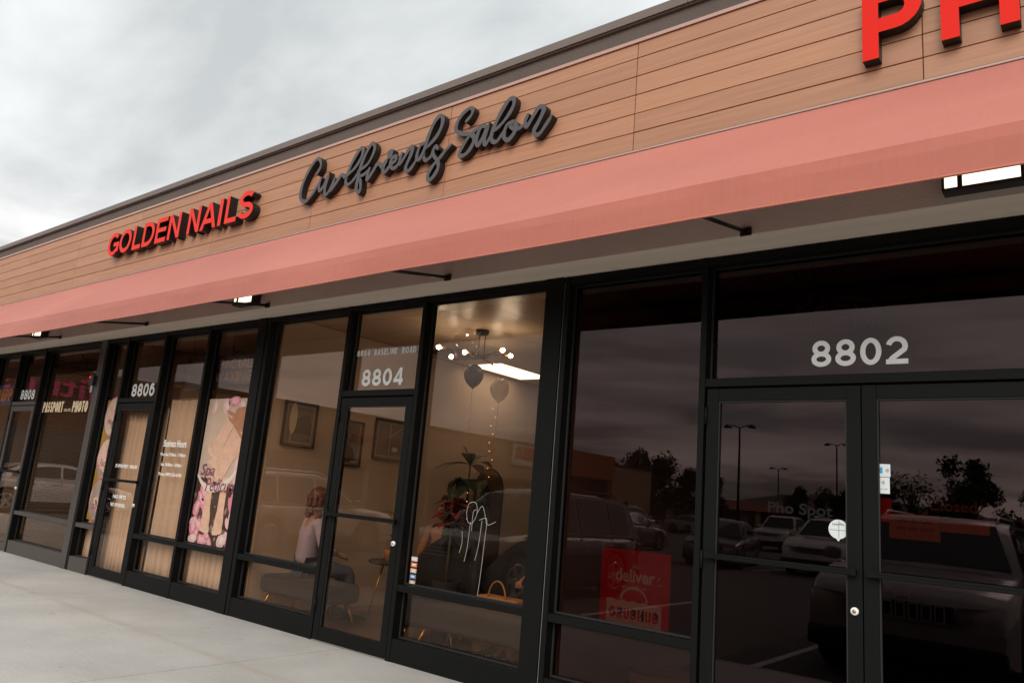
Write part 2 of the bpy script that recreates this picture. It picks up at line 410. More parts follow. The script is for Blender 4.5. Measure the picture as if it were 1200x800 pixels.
for k_ in ('balloon_w', 'balloon_k'):
    nt_ = M[k_].node_tree; tl_ = nt_.nodes.new('ShaderNodeBsdfTranslucent'); tl_.inputs[0].default_value = (.9, .82, .74, 1) if k_ == 'balloon_w' else (.06, .055, .055, 1)
    mx_ = nt_.nodes.new('ShaderNodeMixShader'); mx_.inputs[0].default_value = .65
    nt_.links.new(nt_.nodes['Principled BSDF'].outputs[0], mx_.inputs[1]); nt_.links.new(tl_.outputs[0], mx_.inputs[2]); nt_.links.new(mx_.outputs[0], nt_.nodes['Material Output'].inputs[0])
M['clear'] = glass('clear_balloon_film', (.93, .92, .9), (1, 1, 1), .05)
M['ribbon'] = mat('rose_gold_ribbon', (.75, .38, .25), .3, .6)
M['wire'] = mat('white_marker', (.42, .38, .33), .6)

# ------------------------------------------------------------------ lettering
def G(ch, w, W, H):
    """strokes of a heavy grotesque capital or digit; returns (centre lines, polygons)"""
    h = w/2; x0, x1, z0, z1 = h, W-h, h, H-h; xm = W/2; zm = H/2; st = []; pg = []
    rx_ = (x1-x0)/2; rz_ = (z1-z0)/2
    def diag(a, b, k=1.0):     # slanted bar with level ends
        ww = w*k*math.hypot(b[0]-a[0], b[1]-a[1])/max(1e-6, abs(b[1]-a[1]))*.5
        lo, hi = (a, b) if a[1] < b[1] else (b, a)
        pg.append([(lo[0]-ww, lo[1]), (lo[0]+ww, lo[1]), (hi[0]+ww, hi[1]), (hi[0]-ww, hi[1])])
    if ch in 'O0': st.append(arc(xm, zm, rx_, rz_, 0, 360, 28))
    elif ch == 'C': st.append(arc(xm, zm, rx_, rz_, 42, 318, 22))
    elif ch == 'G':
        st.append(arc(xm, zm, rx_, rz_, 40, 325, 24)); st.append([(x1, z0+rz_*.12), (x1, zm-h*.3), (xm+h*.2, zm-h*.3)])
    elif ch == 'L': st.append([(x0, H), (x0, z0), (W, z0)])
    elif ch == 'I': st.append([(xm, 0), (xm, H)])
    elif ch == 'H': st += [[(x0, 0), (x0, H)], [(x1, 0), (x1, H)], [(x0, zm), (x1, zm)]]
    elif ch == 'T': st += [[(xm, 0), (xm, H-h)], [(0, z1), (W, z1)]]
    elif ch == 'E': st += [[(W, z1), (x0, z1), (x0, z0), (W, z0)], [(x0, zm+h*.1), (W-h*.5, zm+h*.1)]]
    elif ch == 'F': st += [[(W, z1), (x0, z1), (x0, 0)], [(x0, zm), (W-h*.5, zm)]]
    elif ch == 'D':
        st.append([(x0, 0), (x0, H)]); st.append([(x0, z0)] + arc(xm*.85, zm, x1-xm*.85, rz_, -90, 90, 14) + [(x0, z1)])
    elif ch == 'P':
        r_ = (z1-(zm-h*.3))/2
        st.append([(x0, 0), (x0, H)]); st.append([(x0, z1), (x1-r_, z1)] + arc(x1-r_, z1-r_, r_, r_, 90, -90, 12)[1:] + [(x0, z1-2*r_)])
    elif ch == 'R':
        r_ = (z1-zm)/2
        st.append([(x0, 0), (x0, H)]); st.append([(x0, z1), (x1-r_, z1)] + arc(x1-r_, z1-r_, r_, r_, 90, -90, 12)[1:] + [(x0, zm)]); diag((xm, zm), (x1, 0), .9)
    elif ch == 'B':
        r_ = (z1-zm)/2; r2 = (zm-z0)/2
        st.append([(x0, 0), (x0, H)]); st.append([(x0, z1), (x1-r_-h*.3, z1)] + arc(x1-r_-h*.3, z1-r_, r_, r_, 90, -90, 10)[1:] + [(x0, zm)])
        st.append([(x0, zm), (x1-r2, zm)] + arc(x1-r2, zm-r2, r2, r2, 90, -90, 10)[1:] + [(x0, z0)])
    elif ch == 'U': st.append([(x0, H)] + arc(xm, z0+rx_, rx_, rx_, 180, 360, 12) + [(x1, H)])
    elif ch == 'N': st += [[(x0, 0), (x0, H)], [(x1, 0), (x1, H)]]; diag((x0, H), (x1, 0), .9)
    elif ch == 'A': diag((h, 0), (xm, H)); diag((xm, H), (W-h, 0)); st.append([(W*.25, H*.30), (W*.75, H*.30)])
    elif ch == 'V': diag((h, H), (xm, 0)); diag((xm, 0), (W-h, H))
    elif ch == 'W':
        diag((h*.8, H), (W*.28, 0), .85); diag((W*.28, 0), (xm, H), .85); diag((xm, H), (W*.72, 0), .85); diag((W*.72, 0), (W-h*.8, H), .85)
    elif ch == 'X': diag((h, 0), (W-h, H)); diag((h, H), (W-h, 0))
    elif ch in 'S5':
        q = (zm-z0)/2
        st.append(arc(xm, z1-q, rx_*.95, q, 25, 270, 16)[:-1] + arc(xm, z0+q, rx_, q, 90, -160, 16))
    elif ch == '8':
        t = H*.265; st.append(arc(xm, H-h-(t-h*.6), rx_*.86, t-h*.6, 0, 360, 22))
        b = (H-h-2*(t-h*.6)-z0)/2; st.append(arc(xm, z0+b, rx_, b, 0, 360, 24))
    elif ch == '6':
        r_ = H*.31-h*.35; st.append(arc(xm, z0+r_, rx_, r_, 0, 360, 22)); st.append(arc(xm, zm, rx_, rz_, 48, 190, 16))
    elif ch == '4': st += [[(W*.74, 0), (W*.74, H)], [(0, H*.27), (W, H*.27)]]; diag((w*.45, H*.27), (W*.70, H-.0), .8)
    elif ch == '2':
        r_ = rx_; st.append(arc(xm, z1-r_, r_, r_, 168, -28, 14) + [(xm-rx_*.55, z0+h*1.4), (x0+h*.3, z0)]); st.append([(0, z0), (W, z0)])
    elif ch == '9':
        r_ = H*.31-h*.35; st.append(arc(xm, z1-r_, rx_, r_, 0, 360, 22)); st.append(arc(xm, zm, rx_, rz_, -132, 10, 16))
    elif ch == '.': st.append([(xm, 0), (xm, w)])
    return st, pg
WID = {'I': .30, 'L': .72, 'E': .76, 'F': .72, 'T': .8, 'M': 1.1, 'W': 1.25, 'G': 1.02, 'O': 1.05, 'C': 1.0, 'D': .95, 'N': .92, 'H': .92, ' ': .38, '.': .3}
def letter_mb(ch, w, W, H, yf, yb, two=False):
    mb = MB(); st, pg = G(ch, w, W, H); side = 1 if two else None
    for i, s_ in enumerate(st): mb.ribbon(s_, w, yf+.0006*i, yb, 0, side, clip=(0, H))
    for i, p_ in enumerate(pg): mb.poly(p_, yf+.0012+.0005*i, yb, 0, side)
    return mb
def letters(parent, text, x0, x1, z0, z1, yf, yb, mats, wr=.2, gap=.16, name='letter', spans=None, flip=False, axis=None):
    """one mesh per character, laid between x0 and x1; spans gives each letter its own measured extent"""
    H = z1-z0; w = H*wr; two = isinstance(mats, (list, tuple))
    if spans is None:
        raw = [WID.get(c, .84) for c in text]; tot = sum(raw) + gap*(len(text)-1); k = (x1-x0)/tot; spans = []; x = x0
        for r_ in raw: spans.append((x, x+r_*k)); x += (r_+gap)*k
    out = []
    for c, (a, b) in zip(text, spans):
        if c == ' ': continue
        ww = min(w, (b-a)*(.95 if c == 'I' else .42))
        if c == 'I': ww = b-a
        out.append(letter_mb(c, ww if c in 'I' else min(w, ww), b-a, H, yf, yb, two).build(name, mats, parent, loc=(a, 0, z0)))
    return out
def print_text(parent, body, x0, x1, z0, y, m, thick=.0008, bold=.0, shear=0, name='lettering', H=None, rz=0):
    """flat lower-case print cut from the built-in font, scaled to the measured width"""
    c = bpy.data.curves.new('text', 'FONT'); c.body = body; c.size = 1; c.offset = bold; c.shear = shear; c.extrude = .5; c.resolution_u = 3
    o = bpy.data.objects.new('text', c); me = bpy.data.meshes.new_from_object(o)
    bpy.data.objects.remove(o); bpy.data.curves.remove(c)
    xs = [v.co.x for v in me.vertices]; ys = [v.co.y for v in me.vertices]
    k = (x1-x0)/(max(xs)-min(xs)); kz = k if H is None else H/(max(ys)-min(ys)); mn = min(xs)
    for v in me.vertices: v.co = ((v.co.x-mn)*k, -v.co.z*thick, v.co.y*kz)
    me.materials.clear(); me.materials.append(m)
    return link(name, me, parent, (x0, y, z0), (0, 0, rz))
# ------------------------------------------------------------------ ground
lot = MB(); lot.box(-420, 420, -620, -2.96, -.40, -.15)
o = struct(lot.build('parking_lot', M['asphalt']))
stripe_me = MB().box(-.05, .05, -2.6, 2.6, 0, .004).mesh('stripe', M['paint'])
for i, x in enumerate([1.78, -1.02, -3.95, -7.2, -10.1, -14.5, -17.3, -20.1, 4.6, 7.4, 10.2]):
    link('parking_line', stripe_me, o, (x, -6.1, -.149))
for y0 in (-21.5, -37.5):
    for k in range(13): link('parking_line', stripe_me, o, (-26 + 2.75*k, y0, -.149))
back = MB(); back.box(-420, 420, -.0, 300, -.40, -.16); struct(back.build('ground', M['asphalt']))
cb = MB(); cb.box(-26, 14, -2.955, -2.80, -.155, -.002); struct(cb.build('curb', M['curb'], bevel=.012))
sw = MB(); sw.box(-26, 14, -2.798, .02, -.15, -.022)
sw = struct(sw.build('sidewalk', M['joint']))
slab_me = MB().box(.006, 3.274, -2.796, .016, -.021, 0).mesh('slab', M['concrete'])
for k in range(12):
    s_ = link('slab', slab_me, sw, (-6.48 - 3.28*6 + 3.28*k, 0, 0))
    bv = s_.modifiers.new('bevel', 'BEVEL'); bv.width = .004; bv.segments = 2

# ------------------------------------------------------------------ the building
XL, XR = -24.0, 9.0
B = thing('strip_mall_building', 'long single-storey shop row with plank cladding over black aluminium shopfronts', 'building', (0, 0, 0))
w = MB(); w.box(XL, XR, -.30, -.12, 3.0925, 3.838); w.box(XL, XR, -.28, -.12, 3.838, 4.70); w.build('lintel_wall', M['stucco'], B)
w = MB(); w.box(XL, XR, -.296, .16, 3.090, 3.13); w.build('soffit', M['soffit'], B)
w = MB(); w.box(XL, XR, -.302, -.10, 4.728, 4.90); w.build('parapet', M['parapet'], B)
w = MB(); w.box(XL, XR, -.312, -.281, 4.701, 4.7275); w.build('trim_strip', M['trim'], B)
me = MB().box(.0015, 3.0485, -.340, -.04, 4.862, 4.930).box(.0015, 3.0485, -.325, -.05, 4.851, 4.862).mesh('coping', M['cap'])
for k in range(11): link('coping', me, B, (-23.93 + 3.05*k - .49, 0, 0))
clad = MB().box(XL, XR, -.284, -.2795, 3.84, 4.70).build('cladding', M['gap'], B)
rows = [3.844, 3.989, 4.135, 4.284, 4.431, 4.578, 4.700]
pm = {}
for r_ in range(6):
    h = rows[r_+1]-rows[r_]
    mb = MB(); mb.box(.0025, 1.8425, -.300, -.2845, .0028, h-.0028); me = mb.mesh('plank', M['wood']); pm[r_] = me
    for k in range(-13, 5):
        x = 1.425+1.845*k
        if x < XL: continue
        p = link('plank', me, clad, (x, random.uniform(-.0012, .0012), rows[r_]))
        bv = p.modifiers.new('bevel', 'BEVEL'); bv.width = .002; bv.segments = 1
# shell of the building
w = MB(); w.box(XL, XR, -.10, 14, 4.30, 4.42); w.build('roof', M['parapet'], B)
w = MB(); w.box(XL, XR, 14, 14.2, 0, 4.85); w.build('rear_wall', M['stucco'], B)
w = MB(); w.box(XL-.2, XL, -.3, 14.2, 0, 4.85); w.build('end_wall', M['stucco'], B)
w = MB(); w.box(XR, XR+.2, -.3, 14.2, 0, 4.85); w.build('end_wall', M['stucco'], B)
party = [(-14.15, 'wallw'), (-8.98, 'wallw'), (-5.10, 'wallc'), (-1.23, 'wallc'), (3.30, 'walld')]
for x, k in party:
    w = MB(); w.box(x, x+.14, .165, 9.0, .004, 3.14); w.build('party_wall', [M[k]], B)
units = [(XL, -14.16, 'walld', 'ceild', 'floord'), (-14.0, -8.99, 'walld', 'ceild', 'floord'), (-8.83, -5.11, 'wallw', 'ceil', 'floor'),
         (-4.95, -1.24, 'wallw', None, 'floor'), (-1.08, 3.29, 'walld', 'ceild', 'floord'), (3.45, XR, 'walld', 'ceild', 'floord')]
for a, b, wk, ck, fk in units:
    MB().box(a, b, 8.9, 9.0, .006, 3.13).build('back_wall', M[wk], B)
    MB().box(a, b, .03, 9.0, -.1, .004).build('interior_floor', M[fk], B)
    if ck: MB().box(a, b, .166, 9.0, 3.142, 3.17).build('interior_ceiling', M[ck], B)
MB().box(-8.828, -8.8, .2, 8.8, .01, 3.1).build('wall_lining', M['wallw'], B)
MB().box(-5.14, -5.112, .2, 8.8, .01, 3.1).build('wall_lining', M['wallw'], B)
# salon ceiling: lay-in tiles, one lit panel, one vent
cg = MB().box(-4.95, -1.24, .166, 9.0, 3.150, 3.17).build('salon_ceiling', M['ceil'], B)
tiles = {}
xs = [-4.95, -4.86, -4.25, -3.64, -3.03, -2.42, -1.81, -1.24]; ys = [.166, .64, 1.86, 3.08, 4.30, 5.52, 6.74, 7.96, 8.9]
for i in range(7):
    for j in range(8):
        if (i, j) in ((1, 3), (4, 5)): continue
        a, b = xs[i]+.004, xs[i+1]-.004; c, d = ys[j]+.004, ys[j+1]-.004
        key = (round(b-a, 3), round(d-c, 3))
        if key not in tiles: tiles[key] = MB().box(0, b-a, 0, d-c, 0, .008).mesh('ceiling_tile', M['ceil'])
        link('ceiling_tile', tiles[key], cg, (a, c, 3.1415 + random.uniform(0, .0008)))
t = thing('ceiling_light', 'bright rectangular light panel set in the ceiling behind the pearl balloon', 'ceiling light', (-4.55, 3.69, 3.145))
MB().box(-.29, .29, -.595, .595, -.006, 0).build('diffuser', M['lamp'], t)
fr = MB(); fr.box(-.305, .305, -.61, -.595, -.010, .004); fr.box(-.305, .305, .595, .61, -.010, .004); fr.box(-.305, -.29, -.595, .595, -.010, .004); fr.box(.29, .305, -.595, .595, -.010, .004)
fr.build('frame', M['ceil'], t)
t = thing('ceiling_light', 'second ceiling light panel deep in the back of the salon', 'ceiling light', (-2.12, 6.13, 3.145))
MB().box(-.29, .29, -.595, .595, -.006, 0).build('diffuser', M['lamp'], t)
vt = thing('ceiling_vent', 'grey square air vent in the salon ceiling near the lamp bulbs', 'vent', (-4.45, 2.45, 3.14))
MB().box(-.29, .29, -.29, .29, -.012, -.006).build('backing', M['black'], vt)
for k in range(9): link('slat', MB().box(-.27, .27, -.008, .010, -.024, -.014).mesh('slat', M['cap']), vt, (0, -.24+.06*k, 0))

# storefront frame
def vert(x, wd, m='alu', y0=0.0, y1=.14, z0=0.0, z1=3.086):
    return MB().box(x, x+wd, y0, y1, z0, z1).build('mullion', M[m], B, bevel=.0025)
VERT = [(-18.5, .20, 'alub'), (-17.3, .05, 'alu'), (-16.2, .05, 'alu'), (-15.2, .05, 'alu'), (-14.2, .20, 'alub'), (-13.0, .05, 'alu'),
        (-11.92, .055, 'alu'), (-10.93, .055, 'alu'), (-9.0, .17, 'alub'), (-8.815, .05, 'alu'), (-8.23, .05, 'alu'), (-7.235, .05, 'alu'), (-6.21, .05, 'alu'),
        (-5.20, .155, 'alu'), (-5.03, .06, 'alu'), (-3.69, .048, 'alu'), (-2.667, .048, 'alu'), (-1.31, .165, 'alu'), (-1.132, .045, 'alu'),
        (0.0, .042, 'alu'), (2.0, .045, 'alu'), (3.28, .18, 'alu'), (4.4, .05, 'alu'), (5.4, .05, 'alu'), (6.6, .05, 'alu'), (7.8, .05, 'alu'), (8.9, .09, 'alu')]
for i, (x, wd, m_) in enumerate(VERT):
    thick = wd > .1
    vert(x, wd, m_, -.004 if thick else 0.0, .15 if thick else .14, 0, 3.088 if thick else 3.086)
# grey sealant bead beside the wide posts
for x in (-1.143, -5.043):
    MB().box(x, x+.009, .012, .03, .01, 3.05).build('sealant_bead', M['bead'], B)
def rail(x0, x1, z0, z1, m='alu', y0=.004, y1=.136, name='rail'):
    return MB().box(x0+.0008, x1-.0008, y0, y1, z0, z1).build(name, M[m], B, bevel=.0025)
def pane(x0, x1, z0, z1, g, y=.095, parent=None):
    return MB().box(x0+.001, x1-.001, y, y+.006, z0+.001, z1-.001).build('window_pane', M[g], parent or B)
def bead(x0, x1, z0, z1):
    b = MB(); b.box(x0, x0+.012, .08, .094, z0, z1); b.box(x1-.012, x1, .08, .094, z0, z1); b.box(x0+.012, x1-.012, .08, .094, z0, z0+.012); b.box(x0+.012, x1-.012, .08, .094, z1-.012, z1)
    b.build('glazing_gasket', M['rubber'], B)
rail(XL, -18.5, 3.03, 3.084, name='head_rail')
for i in range(len(VERT)-1):
    a = VERT[i][0]+VERT[i][1]; b = VERT[i+1][0]
    if b-a < .05: continue
    rail(a, b, 3.03, 3.084, name='head_rail')
def win(x0, x1, g, m='alu', mid=True):
    rail(x0, x1, .002, .18, m, name='sill_rail')
    if mid:
        rail(x0, x1, .553, .607, m, name='mid_rail'); pane(x0, x1, .18, .553, g); pane(x0, x1, .607, 3.03, g)
        bead(x0, x1, .607, 3.03); bead(x0, x1, .18, .553)
    else: pane(x0, x1, .18, 3.03, g)
HG = {}
def door_leaf(x0, x1, g, hinge_right, m='alu', zb=1.10, lock=True, bt=.034):
    d = bpy.data.objects.new('door', None); col.objects.link(d); d.parent = B; d.location = (x0, 0, 0); W = x1-x0
    f = MB(); f.box(0, .078, .004, .048, .012, 2.182); f.box(W-.078, W, .004, .048, .012, 2.182); f.build('stile', M[m], d, bevel=.002)
    MB().box(.0785, W-.0785, .006, .046, 2.103, 2.181).build('top_rail', M[m], d, bevel=.002)
    MB().box(.0785, W-.0785, .006, .046, .013, .125).build('bottom_rail', M[m], d, bevel=.002)
    MB().box(.079, W-.079, .026, .032, .1255, 2.1025).build('door_glass', M[g], d)
    q = MB(); q.box(.0785, .087, .012, .0255, .126, 2.102); q.box(W-.087, W-.0785, .012, .0255, .126, 2.102); q.box(.087, W-.087, .012, .0255, 2.094, 2.102); q.build('glazing_gasket', M['rubber'], d)
    pb = MB(); pb.box(.025, W-.025, -.036, -.020, zb, zb+bt); pb.box(.028, .062, -.020, .003, zb+.003, zb+bt-.003); pb.box(W-.062, W-.028, -.020, .003, zb+.003, zb+bt-.003)
    pb.box(.065, W-.065, -.0385, -.036, zb+.006, zb+.011); pb.box(.065, W-.065, -.0385, -.036, zb+bt-.012, zb+bt-.007)
    pb.build('push_bar', M['alu'], d, bevel=.002)
    if lock:
        lx = .04 if hinge_right else W-.04
        lk = MB().lathe([(0, -.012), (.019, -.012), (.021, -.008), (.021, .005)], (lx, 0, .925), 'y', 20).build('lock_cylinder', M['white'], d)
        MB().lathe([(0, -.0145), (.010, -.0145), (.010, -.011)], (lx, 0, .925), 'y', 14).box(lx-.0015, lx+.0015, -.0155, -.0146, .917, .933).build('keyway', M['gold'], d)
    hx = W+.003 if hinge_right else -.003
    if 'h' not in HG: HG['h'] = MB().lathe([(0, 0), (.009, 0), (.009, .11), (0, .11)], (0, -.004, 0), 'z', 10).mesh('hinge', M['alu'])
    for z in (.25, 1.05, 1.95): link('hinge', HG['h'], d, (hx, 0, z))
    MB().box(0, W, .0, .12, .0025, .011).build('threshold', M['steel'], d)
    return d
def doorway(x0, x1, g, leaves, m='alu', zb=1.10, lock=True):
    rail(x0, x1, 2.196, 2.252, m, name='transom_bar'); pane(x0, x1, 2.252, 3.03, g); bead(x0, x1, 2.252, 3.03)
    MB().box(x0, x1, .06, .13, 2.1825, 2.1955).build('door_stop', M['alu_in'], B)
    if leaves == 1: door_leaf(x0+.010, x1-.008, g, False, m, zb, lock)
    else:
        xm = (x0+x1)/2-.018; door_leaf(x0+.018, xm-.003, g, False, m, 1.115, True); door_leaf(xm+.003, x1-.008, g, True, m, 1.115, False)
g = {'a': 'g_dark', 'n': 'g_nail', 's': 'g_salon'}
win(-18.3, -17.3, 'g_dark'); win(-17.25, -16.2, 'g_dark'); win(-16.15, -15.2, 'g_dark'); win(-15.15, -14.2, 'g_dark')
win(-14.0, -13.0, 'g_nail', 'alub'); win(-12.95, -11.92, 'g_nail', 'alub')
doorway(-11.865, -10.93, 'g_nail', 1, 'alub', 1.15); win(-10.875, -9.0, 'g_nail', 'alub')
win(-8.765, -8.23, 'g_nail', 'alub'); doorway(-8.18, -7.235, 'g_nail', 1, 'alu', 1.185)
win(-7.185, -6.21, 'g_nail'); win(-6.16, -5.20, 'g_nail')
win(-4.97, -3.69, 'g_salon'); doorway(-3.642, -2.667, 'g_salon', 1, 'alu', 1.09); win(-2.619, -1.31, 'g_salon')
win(-1.087, 0.0, 'g_dark'); doorway(.042, 2.0, 'g_dark', 2)
win(2.045, 3.28, 'g_dark'); win(3.46, 4.4, 'g_dark'); win(4.45, 5.4, 'g_dark'); win(5.45, 6.6, 'g_dark'); win(6.65, 7.8, 'g_dark'); win(7.85, 8.9, 'g_dark')
MB().box(XL, -18.5, .0, .15, 0, 3.086).build('stucco_pier', M['stucco'], B)

# ------------------------------------------------------------------ awning
AW = thing('awning', 'long salmon-red canvas awning running along the whole row under the plank cladding', 'awning', (0, 0, 0))
def awning():
    mb = MB(); n = 264; x0, x1 = XL+.6, XR-.3; prof = [(-.316, 3.828), (-.53, 3.613), (-.76, 3.383), (-.974, 3.167), (-.978, 3.10), (-.975, 2.970)]
    th = .004; vs = []; rnd = random.Random(4); k = len(prof)
    for i in range(n+1):
        x = x0+(x1-x0)*i/n
        for j, (y, z) in enumerate(prof):
            s = math.sin(PI*((x-.42) % 2.52)/2.52)
            sag = -.007*s if j in (1, 2) else 0
            wob = .0018*math.sin(x*7.3+j)+.0015*math.sin(x*3.1+1.7*j)
            zz = -.006*s if j == 5 else (-.004*s if j == 3 else 0)
            vs.append((x, y+(wob if j > 3 else 0), z+sag+zz+(wob if j in (1, 2) else 0)))
    for i in range(n+1):
        for j, (y, z) in enumerate(prof):
            p = vs[i*k+j]; vs.append((p[0], p[1]+(th if j >= 3 else .003), p[2]-(th if j < 3 else .001)))
    N = (n+1)*k; fs = []
    for i in range(n):
        for j in range(k-1):
            a = i*k+j; b = a+k; fs.append((a, a+1, b+1, b)); fs.append((N+a, N+b, N+b+1, N+a+1))
        a = i*k+k-1; b = a+k; fs.append((a, N+a, N+b, b))
    mb.add(vs, fs, 0, False)
    # hem along the lower edge and the welt on the front fold
    mb.tube([(x0+(x1-x0)*i/n, -.9745, 2.968-.006*math.sin(PI*(((x0+(x1-x0)*i/n)-.42) % 2.52)/2.52)) for i in range(n+1)], .0065, 6)
    mb.build('canvas', M['canvas'], AW)
awning()
fl = MB(); fl.box(XL+.6, XR-.3, -.335, -.3165, 3.829, 3.8345); fl.build('flashing', M['cap'], AW)
fl = MB(); fl.box(XL+.6, XR-.3, -.338, -.3365, 3.818, 3.8285); fl.build('staple_strip', M['trim'], AW)
fr = MB()
fr.box(XL+.6, XR-.3, -.968, -.943, 2.975, 3.0); fr.box(XL+.6, XR-.3, -.968, -.943, 3.12, 3.145); fr.box(XL+.6, XR-.3, -.33, -.305, 3.77, 3.795)
fr.build('frame_tube', M['black'], AW)
ax = [.42+(-2.52)*k for k in range(-3, 9)]
ax = [a for a in ax]
arm = MB(); arm.tube([(0, -.305, 3.112), (0, -.955, 2.985)], .013, 8); arm.box(-.035, .035, -.312, -.301, 3.085, 3.135)
for sx in (-.022, .022): arm.lathe([(0, -.317), (.007, -.317), (.007, -.31)], (sx, 0, 3.11), 'y', 8)
arm_me = arm.mesh('support_arm', M['black'])
raf = MB(); raf.tube([(0, -.32, 3.775), (0, -.945, 3.14)], .012, 6); raf.tube([(0, -.955, 2.99), (0, -.955, 3.14)], .012, 6); raf_me = raf.mesh('rafter', M['black'])
for x in ax: link('support_arm', arm_me, AW, (x, 0, 0)); link('rafter', raf_me, AW, (x, 0, 0))
for xe in (XL+.6, XR-.3):
    MB().add([(xe, -.316, 3.825), (xe, -.973, 3.165), (xe, -.973, 2.972), (xe, -.316, 2.972)], [(0, 1, 2, 3)]).build('end_panel', M['canvas'], AW)

# floodlights under the awning
def flood(x, label, wd=.36):
    t = thing('floodlight', label, 'light fixture', (x, -.30, 3.128), 0, 'black floodlights under the awning')
    h = MB(); h.box(-wd/2, wd/2, -.105, -.004, 0, .012); h.box(-wd/2, wd/2, -.105, -.004, .150, .165); h.box(-wd/2, -wd/2+.012, -.105, -.004, .012, .15); h.box(wd/2-.012, wd/2, -.105, -.004, .012, .15); h.box(-wd/2+.012, wd/2-.012, -.02, -.004, .012, .15)
    h.box(-wd/2+.072, -wd/2+.094, -.106, -.08, .012, .15)
    h.build('housing', M['black'], t)
    MB().box(-wd/2+.013, -wd/2+.071, -.096, -.088, .013, .149).box(-wd/2+.095, wd/2-.013, -.096, -.088, .013, .149).build('lens', M['lens'], t)
    MB().box(-.03, .03, -.004, -.0005, .03, .2).build('bracket', M['black'], t)
flood(1.69, 'lit floodlight under the awning at the right, above the double door')
flood(-4.94, 'lit floodlight under the awning between the salon and the nail shop')
flood(-10.28, 'lit floodlight under the awning at the far left, farthest along the row')

# ------------------------------------------------------------------ signs on the cladding
t = thing('channel_sign', 'coral red block capital letters with deep black sides, on the cladding above the nail shop', 'sign', (0, 0, 0))
sp1 = [(-8.44, -8.13), (-8.11, -7.79), (-7.735, -7.51), (-7.475, -7.185), (-7.14, -6.88), (-6.835, -6.56)]
sp2 = [(-6.375, -6.115), (-6.085, -5.755), (-5.71, -5.645), (-5.57, -5.34), (-5.31, -5.03)]
letters(t, 'GOLDEN', 0, 0, 4.115, 4.44, -.398, -.301, [M['red_face2'], M['side_black']], .175, spans=sp1)
letters(t, 'NAILS', 0, 0, 4.115, 4.44, -.398, -.301, [M['red_face2'], M['side_black']], .175, spans=sp2)
t = thing('channel_sign', 'large bright red capital letters cut off by the right edge of the cladding', 'sign', (0, 0, 0))
letters(t, 'PHO', 0, 0, 4.015, 4.455, -.378, -.301, [M['red_face'], M['side_black']], .20, spans=[(1.125, 1.44), (1.53, 1.892), (1.97, 2.39)])
t = thing('script_sign', 'charcoal joined handwriting-style letters standing off the cladding between the two red signs', 'sign', (0, 0, 0))
